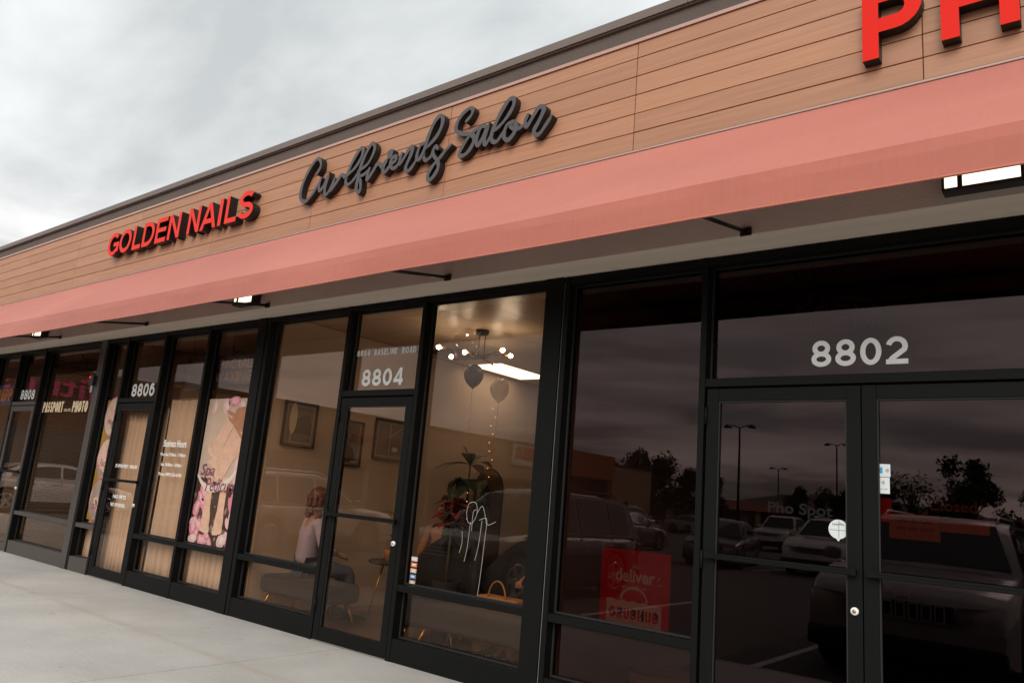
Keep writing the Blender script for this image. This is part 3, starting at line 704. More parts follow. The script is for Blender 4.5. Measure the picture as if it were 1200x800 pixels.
SCRIPT_STROKES=[
 ('C',[(-4.01,4.407),(-3.964,4.464),(-3.98,4.541),(-4.045,4.571),(-4.144,4.488),(-4.223,4.346),(-4.244,4.225),(-4.205,4.157),(-4.13,4.136),(-4.042,4.196),(-3.975,4.276),(-3.927,4.338)]),
 ('u',[(-3.927,4.338),(-3.948,4.27),(-3.925,4.208),(-3.87,4.245),(-3.822,4.337),(-3.845,4.209),(-3.831,4.144),(-3.78,4.166),(-3.73,4.247)]),
 ('r',[(-3.709,4.288),(-3.741,4.179),(-3.671,4.245),(-3.604,4.309),(-3.557,4.272)]),
 ('l',[(-3.557,4.27),(-3.508,4.291),(-3.413,4.345),(-3.346,4.429),(-3.328,4.499),(-3.362,4.535),(-3.435,4.464),(-3.5,4.359),(-3.534,4.257),(-3.526,4.201),(-3.482,4.189),(-3.418,4.223),(-3.36,4.294)]),
 ('f',[(-3.36,4.294),(-3.234,4.341),(-3.169,4.443),(-3.168,4.511),(-3.213,4.541),(-3.28,4.458),(-3.329,4.352),(-3.353,4.229),(-3.361,4.124),(-3.329,4.074),(-3.3,4.102),(-3.312,4.182),(-3.348,4.233),(-3.272,4.246),(-3.198,4.289)]),
 ('r',[(-3.198,4.289),(-3.217,4.23),(-3.213,4.181),(-3.144,4.249),(-3.096,4.31),(-3.053,4.291),(-3.033,4.263)]),
 ('i',[(-3.036,4.265),(-2.973,4.318),(-3.01,4.25),(-2.986,4.202),(-2.94,4.235),(-2.902,4.274)]),
 ('.',[(-2.96,4.396),(-2.922,4.394),(-2.936,4.362)]),
 ('e',[(-2.9,4.264),(-2.845,4.29),(-2.847,4.326),(-2.889,4.328),(-2.911,4.276),(-2.88,4.22),(-2.825,4.229),(-2.784,4.285)]),
 ('n',[(-2.775,4.344),(-2.795,4.279),(-2.79,4.245),(-2.741,4.29),(-2.685,4.366),(-2.641,4.378),(-2.654,4.303),(-2.703,4.202),(-2.692,4.156),(-2.653,4.155),(-2.6,4.208),(-2.567,4.264)]),
 ('d',[(-2.494,4.376),(-2.54,4.364),(-2.571,4.293),(-2.566,4.235),(-2.528,4.242),(-2.486,4.319),(-2.455,4.431),(-2.401,4.546),(-2.344,4.597),(-2.303,4.576),(-2.3,4.502),(-2.347,4.414),(-2.431,4.347),(-2.486,4.319),(-2.489,4.247),(-2.457,4.205),(-2.418,4.217),(-2.376,4.248)]),
 ('s',[(-2.317,4.28),(-2.347,4.312),(-2.375,4.266),(-2.349,4.215),(-2.301,4.159),(-2.29,4.099),(-2.321,4.044),(-2.373,4.004),(-2.406,4.026),(-2.401,4.074),(-2.355,4.136),(-2.282,4.191),(-2.222,4.247),(-2.168,4.279)]),
 ('S',[(-2.012,4.461),(-1.966,4.498),(-1.947,4.544),(-1.978,4.576),(-2.051,4.551),(-2.109,4.491),(-2.128,4.424),(-2.097,4.381),(-2.014,4.347),(-1.938,4.322),(-1.904,4.276),(-1.923,4.215),(-1.98,4.159),(-2.044,4.152),(-2.061,4.182),(-2.028,4.24),(-1.967,4.313),(-1.898,4.357),(-1.842,4.371)]),
 ('a',[(-1.77,4.35),(-1.823,4.364),(-1.863,4.314),(-1.873,4.238),(-1.848,4.206),(-1.803,4.264),(-1.765,4.341),(-1.787,4.235),(-1.769,4.192),(-1.735,4.231),(-1.695,4.289)]),
 ('l',[(-1.695,4.289),(-1.617,4.328),(-1.544,4.399),(-1.501,4.476),(-1.511,4.531),(-1.558,4.53),(-1.62,4.457),(-1.68,4.353),(-1.712,4.259),(-1.699,4.205),(-1.652,4.189),(-1.606,4.233),(-1.56,4.284)]),
 ('o',[(-1.489,4.321),(-1.553,4.312),(-1.578,4.251),(-1.571,4.199),(-1.529,4.174),(-1.477,4.218),(-1.461,4.276),(-1.497,4.325),(-1.518,4.291),(-1.47,4.251),(-1.413,4.255),(-1.365,4.274)]),
 ('n',[(-1.347,4.344),(-1.37,4.29),(-1.352,4.243),(-1.31,4.291),(-1.254,4.371),(-1.21,4.379),(-1.194,4.342),(-1.234,4.259),(-1.274,4.192),(-1.259,4.151),(-1.215,4.153),(-1.164,4.212),(-1.115,4.274)]),
]

for n_, (ch, pts) in enumerate(SCRIPT_STROKES):
    q = spline(pts, 5); mb = MB(); m_ = len(q)
    wd = [(.029 + .011*math.sin(PI*i/(m_-1)) + .004*math.sin(i*.7)) for i in range(m_)]
    if ch == '.': wd = [.03+.045*i/(m_-1) for i in range(m_)]
    mb.ribbon([tuple(p) for p in q], wd, -.368-.0011*(n_ % 3), -.302, 0, 1, slope=.00007)
    for e_ in (0, -1):
        c_ = q[e_]; r_ = wd[e_]*.48; pp = [(c_.x+r_*math.cos(2*PI*k/12), c_.y+r_*math.sin(2*PI*k/12)) for k in range(12)]
        mb.poly(pp, -.3675-.0011*(n_ % 3), -.302, 0, 1)
    mb.build('letter' if ch != '.' else 'dot', [M['grey_face'], M['side_black']], t)
# ------------------------------------------------------------------ numbers and print on the glass
def number(text, x0, x1, z0, z1, label, wr=.21):
    t = thing('address_number', label, 'address number', (0, 0, 0), 0, 'white shop numbers on the transoms')
    letters(t, text, x0, x1, z0, z1, .0925, .0945, M['white'], wr, .17, 'digit')
number('8802', .696, 1.238, 2.318, 2.482, 'large white 8802 on the dark transom over the double door', .18)
number('8804', -3.485, -2.925, 2.306, 2.468, 'white 8804 on the transom of the salon door', .20)
number('8806', -8.06, -7.46, 2.285, 2.455, 'white 8806 over the curtained nail shop door', .20)
number('8808', -11.83, -11.27, 2.30, 2.46, 'small white 8808 over the far left door', .20)
t = thing('address_lettering', 'small white line 8804 BASELINE ROAD above the salon number', 'lettering', (0, 0, 0))
letters(t, '8804', -3.60, -3.41, 2.598, 2.658, .0925, .0945, M['white'], .24); letters(t, 'BASELINE', -3.35, -3.035, 2.598, 2.658, .0925, .0945, M['white'], .24); letters(t, 'ROAD', -2.975, -2.79, 2.598, 2.658, .0925, .0945, M['white'], .24)
t = thing('window_lettering', 'cream PASSPORT PHOTO lettering on the far left window', 'lettering', (0, 0, 0))
letters(t, 'PASSPORT', -10.84, -10.11, 2.09, 2.25, .0925, .0945, M['cream'], .26, .12); letters(t, 'PHOTO', -9.79, -9.29, 2.09, 2.25, .0925, .0945, M['cream'], .26, .12)
print_text(t, 'VISA INS.', -10.07, -9.83, 2.10, .094, M['cream'], .001, .01, name='letter')
t = thing('hours_lettering', 'white business hours print on the curtained nail shop window', 'lettering', (0, 0, 0))
for s_, x0, x1, z in (('Business Hours', -6.99, -6.47, 1.655), ('Mon-Sat 9:30am - 7:00pm', -7.03, -6.45, 1.545), ('Sun 10:00am - 5:00pm', -6.98, -6.5, 1.425), ('Phone (909) 555-0100', -7.0, -6.47, 1.31)):
    print_text(t, s_, x0, x1, z, .094, M['white'], .001, .012, name='text_line', H=.085 if 'Hours' in s_ else .05)
t = thing('door_lettering', 'three short lines of white print on the nail shop door', 'lettering', (0, 0, 0))
for s_, x0, x1, z in (('BY APPOINTMENT - WALK-INS', -7.98, -7.42, 1.36), ('NO PETS', -7.9, -7.56, .98), ('NO SMOKING', -7.93, -7.55, .88)):
    print_text(t, s_, x0, x1, z, .0255, M['white'], .001, .012, name='text_line', H=.045)
t = thing('shop_lettering', 'faint dark grey shop name lettering on the left leaf of the double door', 'lettering', (0, 0, 0))
M['dgrey'] = mat('grey_vinyl', (.010, .0095, .0095), .7, spec=.1)
print_text(t, 'Pho Spot', .462, .838, 1.425, .0255, M['dgrey'], .001, .02, name='text_line', H=.085)
# round sticker with a point
t = thing('round_sticker', 'white round sticker with a small point on the left double door leaf', 'sticker', (.869, .0255, 1.357))
M['sticker'] = mat('sticker_paper', (.72, .76, .75), .6)
pts = [(.054*math.cos(R(a)), .054*math.sin(R(a))) for a in range(-78, 259, 12)] + [(0, -.068)]
MB().poly(pts, -.0012, 0).build('disc', M['sticker'], t)
cr = MB(); cr.box(-.05, .05, -.0017, -.0013, -.006, -.004); cr.box(.002, .004, -.0017, -.0013, -.05, .05)
cr.build('fold_line', M['dgrey'], t)
print_text(t, 'Love Pho', -.032, .032, .022, -.0016, M['dgrey'], .0003, .01, H=.014)
for i, (z0, z1, lb) in enumerate(((1.665, 1.735, 'upper small white payment sticker with a blue square on the right door leaf'), (1.572, 1.662, 'lower small white tap-to-pay sticker on the right door leaf'))):
    t = thing('payment_sticker', lb, 'sticker', (1.071, .0255, z0))
    MB().box(0, .076 if i == 0 else .072, -.0012, 0, 0, z1-z0).build('card', M['sticker'], t)
    if i == 0: MB().box(.008, .036, -.0017, -.0013, .018, .052).build('blue_square', mat('blue_print', (.05, .33, .62), .5), t)
    wv = MB(); ox = .058 if i == 0 else .036; oz = .035 if i == 0 else .060
    for r_ in (.006, .012, .018): wv.ribbon(arc(ox-.01, oz, r_, r_, -40, 40, 5), .0025, -.0017, -.0013)
    wv.build('tap_symbol', M['dgrey'], t)
    if i: print_text(t, 'Tap to pay', .012, .06, .022, -.0013, M['dgrey'], .0003, 0)
# scratch-white flower drawing on the salon glass
t = thing('window_drawing', 'thin white line drawing of long-stemmed flowers on the salon window', 'drawing', (-1.84, .0935, 1.22))
dr = MB()
for pl in ([(-.17, .02), (-.15, .09), (-.08, .10), (-.06, .02), (-.10, -.06), (-.15, -.05), (-.17, .02)], [(-.12, -.05), (-.13, -.25), (-.15, -.36)], [(-.07, .05), (-.10, .02), (-.10, -.12)],
           [(-.06, .02), (-.01, .08), (.03, .0), (.05, -.06)], [(.0, -.03), (-.015, -.22), (-.04, -.34)], [(-.03, -.03), (.04, -.01), (.06, -.06), (.14, -.03)],
           [(.05, -.06), (.04, -.25), (.03, -.45), (.015, -.62)], [(-.20, -.13), (-.19, -.22), (-.21, -.30)]):
    dr.ribbon([tuple(p) for p in spline(pl, 5)], .0038, -.0006, .0009, slope=.00002)
dr.build('line_work', M['wire'], t)
# card stickers beside the salon door
cols = [(.65, .62, .58), (.75, .20, .05), (.70, .45, .25), (.10, .22, .45), (.55, .30, .22)]
for i, c_ in enumerate(cols):
    names = ['white', 'red and orange', 'tan', 'blue', 'brown and white']
    o = MB().box(0, .07, -.001, 0, 0, .035).build('card_sticker', mat('card_'+names[i].replace(' ', '_'), c_, .5), None, loc=(-2.575, .0945, .80-.047*i))
    tag(o, ['topmost pale card sticker in the column by the salon door', 'second card sticker from the top, red and orange', 'tan middle card sticker of the five', 'blue card sticker, fourth from the top', 'lowest card sticker, brown and white'][i], 'sticker', 'payment card stickers')
    MB().box(.015, .055, -.0015, -.0011, .010, .025).build('print', M['sticker'], o)
# alarm box
t = thing('alarm_box', 'small black box with a red light on the bronze post left of the nail shop', 'alarm box', (-9.0, -.004, 2.44))
MB().box(-.06, .06, -.05, 0, 0, .14).build('case', M['black'], t, bevel=.006)
MB().box(-.05, -.02, -.054, -.0505, .105, .125).build('light', M['led_red'], t)
MB().box(-.03, .02, -.03, 0, -.10, -.002).build('lower_case', M['steel'], t, bevel=.004)
# ------------------------------------------------------------------ posters
def blob(cx, cz, rx_, rz_, rot=0, n=16, wob=0, rnd=None):
    o = []
    for i in range(n):
        a = 2*PI*i/n; k = 1+(rnd.uniform(-wob, wob) if rnd else 0); x, z = rx_*k*math.cos(a), rz_*k*math.sin(a)
        o.append((cx+x*math.cos(rot)-z*math.sin(rot), cz+x*math.sin(rot)+z*math.cos(rot)))
    return o
M['p_white'] = mat('poster_white', (.88, .82, .81), .5, var=.06, vs=4); M['p_skin'] = mat('poster_skin', (.85, .58, .46), .5, var=.14, vs=14)
M['p_skin2'] = mat('poster_skin_deep', (.52, .27, .17), .5, var=.15, vs=14); M['p_pink'] = mat('poster_pink', (.85, .33, .48), .5, var=.3, vs=16)
M['p_pale'] = mat('poster_pale_pink', (.90, .62, .66), .5, var=.15, vs=16); M['p_stone'] = mat('poster_stone', (.10, .07, .065), .5, var=.5, vs=40)
M['p_mauve'] = mat('poster_mauve', (.30, .12, .19), .5); M['p_nail'] = mat('poster_nail', (.85, .66, .62), .4); M['p_gold'] = mat('poster_gold', (.62, .48, .10), .5, var=.2, vs=8)
def foot(mb, x, z, L, W, rot, ms, mn, d, toes=5, side=1):
    """a printed foot seen from above: sole and instep outline, five toes with nails"""
    c, s = math.cos(rot), math.sin(rot)
    T = lambda a, b: (x+a*c-b*s, z+a*s+b*c)
    o = [T(a*W, b*L) for a, b in ((-.30, 1), (-.34, .6), (-.33, .35), (-.44, .12), (-.42, -.02), (0, -.06), (.42, .0), (.46, .14), (.34, .4), (.33, .65), (.30, 1))]
    mb.poly(o[::1], d, d+.0003, ms)
    for k in range(toes):
        u = (k-(toes-1)/2)/((toes-1)/2); r_ = W*(.135 if k else .17) if side > 0 else W*(.135 if k < toes-1 else .17)
        px, pz = T(u*W*.36, -.07*L+abs(u+.4*side)*.035*L); mb.poly(blob(px, pz, r_, r_*1.5, rot, 12), d-.0002-.00005*k, d+.0002, ms)
        nx, nz = T(u*W*.36, -.10*L+abs(u+.4*side)*.035*L); mb.poly(blob(nx, nz, r_*.55, r_*.6, rot, 8), d-.0006, d-.0003, mn)
t = thing('spa_poster', 'tall pink poster of feet, petals and stones reading Spa Pedicure', 'poster', (0, 0, 0))
PX0, PX1, PZ0, PZ1 = -6.125, -5.235, .612, 2.225
MB().box(PX0, PX1, .1025, .1040, PZ0, PZ1).build('sheet', M['p_white'], t)
rnd = random.Random(11)
dk = MB(); dk.box(PX0, PX1, .1015, .1020, PZ0, PZ0+.60)
dk.poly([(PX0, PZ0+.60)]+[(PX0+(PX1-PX0)*i/10, PZ0+.60+.12*math.cos(PI*(i/10-.15))) for i in range(11)][::1]+[(PX1, PZ0+.60)], .1014, .1019); dk.build('stone_print', M['p_stone'], t)
st_ = MB()
for _ in range(110):
    x, z = rnd.uniform(PX0+.02, PX1-.02), rnd.uniform(PZ0+.01, PZ0+.60); r_ = rnd.uniform(.010, .026)
    st_.poly(blob(x, z, r_*1.2, r_, rnd.uniform(0, 3), 8), .1008+rnd.uniform(0, .0004), .1013, rnd.choice((0, 1, 1)))
tag(st_.build('pebble_print', [mat('pebble_print', (.30, .24, .22), .5), M['p_stone']], t), kind='stuff')
pe = MB()
for (x, z, a, b, r_, m_) in ((-5.95, 1.18, .07, .11, .3, 0), (-6.04, 1.0, .06, .10, -.4, 0), (-5.87, .98, .05, .08, .6, 0), (-6.06, .78, .07, .09, .2, 0), (-5.33, 1.10, .08, .13, -.2, 0), (-5.30, .86, .06, .11, .3, 0),
                             (-5.46, .68, .09, .07, .5, 1), (-6.03, .66, .09, .05, .1, 1), (-5.33, 1.45, .10, .17, -.2, 1), (-5.28, 1.70, .07, .10, .4, 1), (-5.75, 2.14, .07, .09, .2, 1), (-5.60, 2.19, .12, .06, .1, 0), (-5.44, 2.15, .08, .05, -.5, 1), (-5.98, 2.13, .05, .08, -.3, 1), (-5.75, .70, .05, .04, 0, 0)):
    pe.poly(blob(x, z, a, b, r_, 14), .0998-.0001*len(pe.f) % .0002, .1006, m_)
    pe.poly(blob(x+.01, z+.01, a*.5, b*.6, r_, 10), .0993, .0997, 1 if m_ == 0 else 2)
for k in range(26):
    x = rnd.choice((rnd.uniform(-6.10, -5.93), rnd.uniform(-5.43, -5.27), rnd.uniform(-5.9, -5.4))); z = rnd.uniform(.64, 1.12) if abs(x+5.68) > .24 else rnd.uniform(.63, .72)
    a, b, r_ = rnd.uniform(.03, .06), rnd.uniform(.05, .09), rnd.uniform(-.9, .9)
    pe.poly(blob(x, z, a, b, r_, 12, .06, rnd), .1002+.00001*k, .1007, rnd.choice((0, 0, 1))); pe.poly(blob(x+.006, z+.008, a*.45, b*.55, r_, 8), .0996+.00001*k, .1001, 1)
pe.build('petal_print', [M['p_pink'], M['p_pale'], M['p_white']], t)
ft = MB()
ft.poly([(-5.24, 1.98), (-5.24, 1.66), (-5.52, 1.50), (-5.80, 1.44), (-5.98, 1.50), (-5.72, 1.62), (-5.60, 1.80), (-5.44, 2.06)][::-1], .1000, .1005, 0)
foot(ft, -5.86, 1.62, .55, .26, -.62, 0, 1, .0994); foot(ft, -5.72, 1.40, .58, .26, -.80, 0, 1, .0985)
foot(ft, -5.82, .80, .55, .19, .05, 0, 1, .0984, side=-1); foot(ft, -5.56, .80, .55, .19, -.02, 0, 1, .0984)
ft.build('feet_print', [M['p_skin'], M['p_nail']], t)
hn = MB()
for k, (x, z, r_) in enumerate(((-5.60, 1.97, -1.0), (-5.52, 1.92, -1.15), (-5.44, 1.86, -1.25), (-5.62, 2.05, -.8))):
    hn.poly(blob(x, z, .022, .115, r_+PI/2+.5, 12), .0976-.0002*k, .098, 0)
    hn.poly(blob(x-.085*math.sin(-r_), z-.05, .014, .020, 0, 8), .0962, .0964, 1)
hn.poly([(-5.24, 2.14), (-5.24, 1.84), (-5.42, 1.86), (-5.60, 2.0), (-5.52, 2.12)][::-1], .0981, .0983, 0)
hn.build('hand_print', [M['p_skin2'], M['p_nail']], t)
sw_ = MB(); sw_.ribbon([tuple(p) for p in spline([(-6.12, 1.36), (-5.95, 1.24), (-5.70, 1.22), (-5.45, 1.34), (-5.24, 1.56)], 6)], [.02+.05*math.sin(PI*i/24) for i in range(25)], .0972, .0975); sw_.build('swoosh_print', M['p_white'], t)
print_text(t, 'Spa', -6.07, -5.78, 1.36, .0955, M['p_mauve'], .0005, .012, .25, H=.17); print_text(t, 'Pedicure', -5.92, -5.32, 1.19, .0955, M['p_mauve'], .0005, .012, .25, H=.15)
t = thing('service_poster', 'narrow strip poster with three round service pictures on yellow, left of the nail shop door', 'poster', (0, 0, 0))
QX0, QX1, QZ0, QZ1 = -8.70, -8.245, .66, 2.25
MB().box(QX0, QX1, .1025, .1040, QZ0, QZ1).build('sheet', M['p_gold'], t)
cc = MB(); dd = MB()
for k, zc_ in enumerate((2.02, 1.46, .92)):
    cc.poly(blob(-8.47, zc_, .245, .275, 0, 28), .1015, .1020, 2); cc.poly(blob(-8.47, zc_, .228, .257, 0, 28), .1010, .1013, 0)
    for _ in range(7):
        dd.poly(blob(-8.47+rnd.uniform(-.12, .12), zc_+rnd.uniform(-.14, .14), rnd.uniform(.03, .09), rnd.uniform(.02, .06), rnd.uniform(0, 3), 12), .1004-.00004*len(dd.f) % .0004, .1009, rnd.choice((0, 0, 1, 2)))
cc.build('round_picture', [M['p_white'], M['p_skin'], M['p_pink']], t); dd.build('hand_print', [M['p_skin'], M['p_skin2'], M['p_pale']], t)
for s_, z in (('Waxing', 1.92), ('Facial', 1.36), ('Spa', .80)): print_text(t, s_, -8.60, -8.34, z, .0990, M['p_mauve'], .0005, .012, .25, H=.09)
# food delivery poster
M['g_red'] = mat('poster_red', (.80, .014, .012), .5); M['g_bag'] = mat('poster_bag', (.92, .62, .46), .5)
t = thing('delivery_poster', 'square red food delivery poster with a cream bag in the dark window', 'poster', (-.728, .1035, .575))
W_, H_ = .525, .525
MB().box(0, W_, 0, .0015, 0, H_).build('sheet', M['g_red'], t)
bg = MB(); zz = [(.055, .0), (.47, .0), (.47, .185)] + [(.47-.0415*i, .185+(.012 if i % 2 else 0)) for i in range(1, 10)] + [(.055, .195)]
bg.poly(zz, -.0008, -.0003); bg.ribbon(arc(.262, .19, .10, .09, 5, 175, 12), .014, -.0010, -.0003); bg.build('bag_print', M['g_bag'], t)
letters(t, 'GRUBHUB', .075, .45, .075, .145, -.0016, -.0010, M['g_red'], .26, .14)
print_text(t, 'We', .235, .29, .405, -.0004, M['g_bag'], .0005, .004); print_text(t, 'deliver', .115, .415, .32, -.0004, M['g_bag'], .0005, .03, H=.085)
print_text(t, 'with', .215, .305, .265, -.0004, M['g_bag'], .0005, .004)
dl = MB()
for a in ((.07, .37, .10, .345), (.055, .33, .085, .325), (.43, .345, .455, .37), (.44, .32, .47, .325), (.16, .28, .20, .28), (.32, .28, .36, .28)):
    dl.ribbon([(a[0], a[1]), (a[2], a[3])], .005, -.0009, -.0003)
dl.build('rays_print', M['g_bag'], t)
# things behind the dark double door
M['orange_paper'] = mat('orange_paper', (.42, .09, .02), .7); M['orange_ink'] = mat('orange_ink', (.22, .06, .03), .7)
t = thing('paper_sign', 'wide orange paper notice behind the right door leaf', 'notice', (1.13, .055, 1.335))
MB().box(0, .25, 0, .001, 0, .135).build('sheet', M['orange_paper'], t); print_text(t, 'THANK YOU', .04, .21, .09, -.0004, M['dgrey'], .0004, .01, H=.028); print_text(t, 'see you soon', .04, .22, .05, -.0004, M['dgrey'], .0004, 0, H=.025)
t = thing('paper_sign', 'narrow orange strip notice right of the wide orange one', 'notice', (1.382, .055, 1.39))
MB().box(0, .225, 0, .001, 0, .065).build('sheet', M['orange_paper'], t)
t = thing('paper_sign', 'small dark red square notice under the two white stickers', 'notice', (1.072, .058, 1.42))
MB().box(0, .07, 0, .001, 0, .13).build('sheet', M['g_red'], t)
t = thing('closed_sign', 'faint orange Closed lettering behind the right door leaf', 'sign', (0, 0, 0))
print_text(t, 'Closed', 1.325, 1.555, 1.50, .056, M['orange_ink'], .0005, .02)
t = thing('open_sign', 'unlit neon OPEN sign hanging in the dark transom above 8802', 'sign', (.5, .34, 2.60))
M['neon'] = mat('unlit_neon_tube', (.50, .10, .08), .3); M['neonb'] = mat('unlit_neon_blue', (.08, .16, .22), .3)
for i, (ch, a, b) in enumerate((('O', 0, .12), ('P', .145, .24), ('E', .265, .355), ('N', .385, .50))):
    q = MB(); st, pg = G(ch, .01, b-a, .17)
    for s_ in st: q.ribbon(s_, .009, 0, .009)
    for p_ in pg: q.poly(p_, -.001, .008)
    q.build('neon_letter', M['neon'], t, loc=(a, 0, 0))
MB().ribbon(arc(.25, .085, .30, .14, 0, 360, 30), .008, .012, .02).build('neon_ring', M['neonb'], t)
q = MB(); q.tube([(.02, .01, .20), (.02, .01, .54)], .002, 5); q.tube([(.48, .01, .20), (.48, .01, .54)], .002, 5); q.build('hanging_wire', M['black'], t)
# 8808 window: blinds and the blue sign
t = thing('window_blind', 'brown horizontal slat blind filling the far left window', 'blind', (0, 0, 0))
b_ = MB(); M['blind'] = mat('blind_slat', (.035, .020, .012), .7)
for k in range(110):
    z = .25+.0252*k; b_.quad((-10.86, .150, z), (-9.02, .150, z), (-9.02, .168, z+.017), (-10.86, .168, z+.017))
tag(b_.build('blind_slats', M['blind'], t), kind='stuff')
MB().box(-10.86, -9.02, .145, .175, 3.0, 3.03).build('head_box', M['blind'], t)
t = thing('blue_sign', 'blue sign with orange lettering at the extreme left edge', 'sign', (0, 0, 0))
M['bluep'] = mat('blue_panel', (.03, .12, .33), .5); M['oran'] = mat('orange_vinyl', (.75, .26, .04), .5)
MB().box(-12.93, -11.96, .1035, .106, 2.22, 2.56).build('panel', M['bluep'], t)
letters(t, 'REPRO', -12.88, -12.02, 2.29, 2.50, .1022, .1034, M['oran'], .24)
o = MB().box(-11.30, -11.15, .13, .131, 1.05, 1.34).build('orange_notice', M['oran'], None); tag(o, 'small orange notice inside the far left door', 'notice')

# nail shop: curtains, hanging signs
def curtain(x0, x1, y, z1, label, seed):
    t = thing('curtain', label, 'curtain', (x0, y, .03), 0, 'beige curtains in the nail shop')
    rnd = random.Random(seed); mb = MB(); n = int((x1-x0)/.012); rows_ = 8; vs = []; fs = []; ph = rnd.random()*6
    for i in range(n+1):
        x = (x1-x0)*i/n; f = math.sin(x*52+ph+2.2*math.sin(x*6.1+ph))+.35*math.sin(x*117+ph*2)
        for j in range(rows_+1):
            z = (z1-.03)*j/rows_; a = .030*(1-.35*j/rows_)
            vs.append((x+.006*math.sin(3*x+j*.4), a*f+.008*math.sin(x*11+j*.5), z))
    for i in range(n):
        for j in range(rows_):
            a = i*(rows_+1)+j; fs.append((a, a+rows_+1, a+rows_+2, a+1))
    mb.add(vs, fs, 0, True); o = mb.build('cloth', M['curtain'], t); sf = o.modifiers.new('thickness', 'SOLIDIFY'); sf.thickness = .003
    rd = MB(); rd.tube([(-.02, 0, z1-.02), (x1-x0+.02, 0, z1-.02)], .011, 8); rd.build('rod', M['cap'], t)
curtain(-8.80, -8.22, .19, 2.20, 'beige curtain panel behind the round-picture strip poster', 1)
curtain(-8.20, -7.19, .19, 2.14, 'beige curtain hanging straight behind the nail shop door', 2)
curtain(-7.12, -6.17, .20, 2.24, 'beige curtain behind the business hours print', 3)
curtain(-6.15, -5.13, .19, 2.20, 'beige curtain behind and below the feet poster', 5)
o = MB().box(-7.185, -7.13, .23, .245, .1, 2.2).build('gap_shade_strip', mat('shadow_grey_panel', (.16, .12, .10), .8), None); tag(o, 'narrow brown strip standing in for the shaded gap just left of the hours window curtain', 'panel')  # added strip; shade of the gap beside the curtain put into its colour
t = thing('facial_waxing_sign', 'dark board reading FACIAL WAXING hung high in the nail shop window', 'sign', (0, 0, 0))
M['board'] = mat('sign_board', (.025, .032, .045), .35); M['bletter'] = mat('bronze_letters', (.42, .24, .14), .5)
MB().box(-6.32, -5.38, .150, .160, 2.40, 2.74).build('board', M['board'], t)
letters(t, 'FACIAL', -6.12, -5.45, 2.585, 2.70, .1485, .1498, M['bletter'], .12, .16); letters(t, 'WAXING', -6.17, -5.41, 2.435, 2.55, .1485, .1498, M['bletter'], .12, .16)
q = MB(); q.ell((-5.85, .22, 2.77), (.16, .04, .045)); q.tube([(-5.95, .21, 2.74), (-6.0, .21, 2.9), (-5.96, .21, 3.1)], .006, 6); q.build('transformer', M['black'], t)
t = thing('hanging_board', 'blank grey board hung on two wires left of the facial sign', 'sign', (0, 0, 0))
MB().box(-7.02, -6.32, .235, .255, 2.36, 2.78).build('board', mat('slate_board', (.075, .072, .085), .5), t)
q = MB(); q.tube([(-6.9, .245, 2.78), (-6.98, .245, 3.12)], .003, 5); q.tube([(-6.42, .245, 2.78), (-6.30, .245, 3.12)], .003, 5); q.build('wire', M['black'], t)
MB().box(-7.02, -6.32, .230, .2345, 2.66, 2.78).build('top_band', M['black'], t)
t = thing('ceiling_light', 'dim light panel on the nail shop ceiling', 'ceiling light', (-6.9, 3.2, 3.138)); MB().box(-.6, .6, -.3, .3, -.02, 0).build('diffuser', M['lamp_low'], t)
t = thing('ceiling_light', 'weak light panel at the back of the copy shop', 'ceiling light', (-11.0, 4.2, 3.138)); MB().box(-.6, .6, -.3, .3, -.02, 0).build('diffuser', M['lamp_low'], t)

# ------------------------------------------------------------------ salon furniture
def picture(y0, y1, z0, z1, kind, label):
    t = thing('framed_picture', label, 'picture', (-4.948, (y0+y1)/2, z0), 0, 'framed prints on the salon wall'); W2 = (y1-y0)/2; H2 = z1-z0
    f = MB(); f.box(0, .028, -W2, W2, 0, .014); f.box(0, .028, -W2, W2, H2-.014, H2); f.box(0, .028, -W2, -W2+.014, .014, H2-.014); f.box(0, .028, W2-.014, W2, .014, H2-.014); f.build('frame', M['black'], t)
    MB().box(.001, .010, -W2+.0145, W2-.0145, .0145, H2-.0145).build('print', M['pgrey'], t)
    d = MB()   # drawn in the yz plane facing +x
    def yz(pts, x=.0108, mi=0): d.add([(x, p[0], p[1]) for p in pts], [tuple(range(len(pts)))], mi)
    i = .045
    for a in ((-W2+i, i, W2-i, i+.006), (-W2+i, H2-i-.006, W2-i, H2-i), (-W2+i, i, -W2+i+.006, H2-i), (W2-i-.006, i, W2-i, H2-i)): yz([(a[0], a[1]), (a[2], a[1]), (a[2], a[3]), (a[0], a[3])])
    if kind == 0:
        c_ = arc(W2-i, H2*.30, W2*1.35, H2*.45, 100, 180, 12); yz(c_+[(W2-i, H2*.30)], .0112, 1)
        yz([(-W2*.5, i), (-W2*.5+.01, i), (-W2*.5+.01, H2-i), (-W2*.5, H2-i)]); yz(blob(-W2*.42, H2*.62, .05, .17, 0), .0114, 0)
    elif kind == 1:
        c_ = arc(-W2+i, H2-i, W2*1.5, H2*.62, -90, 0, 12); yz([(-W2+i, H2-i)]+c_, .0112, 1)
        yz([(-W2*.1, i), (W2*.3, i), (W2*.1, H2*.5), (-W2*.2, H2*.45)], .0114, 2); yz(blob(W2*.25, H2*.28, .05, .09, .5), .0116, 2)
    else:
        yz([(0, i), (.008, i), (.008, H2-i), (0, H2-i)]); yz([(0, H2*.55), (W2-i, H2*.85), (W2-i, H2*.865), (0, H2*.565)]); yz(blob(W2*.4, H2*.28, .05, .03), .0112, 0)
    d.build('line_work', [M['pcream'], M['pdark'], M['black']], t)
M['pgrey'] = mat('picture_grey', (.16, .145, .13), .5, var=.1, vs=9); M['pcream'] = mat('picture_cream', (.62, .50, .38), .6); M['pdark'] = mat('picture_dark', (.09, .082, .078), .5)
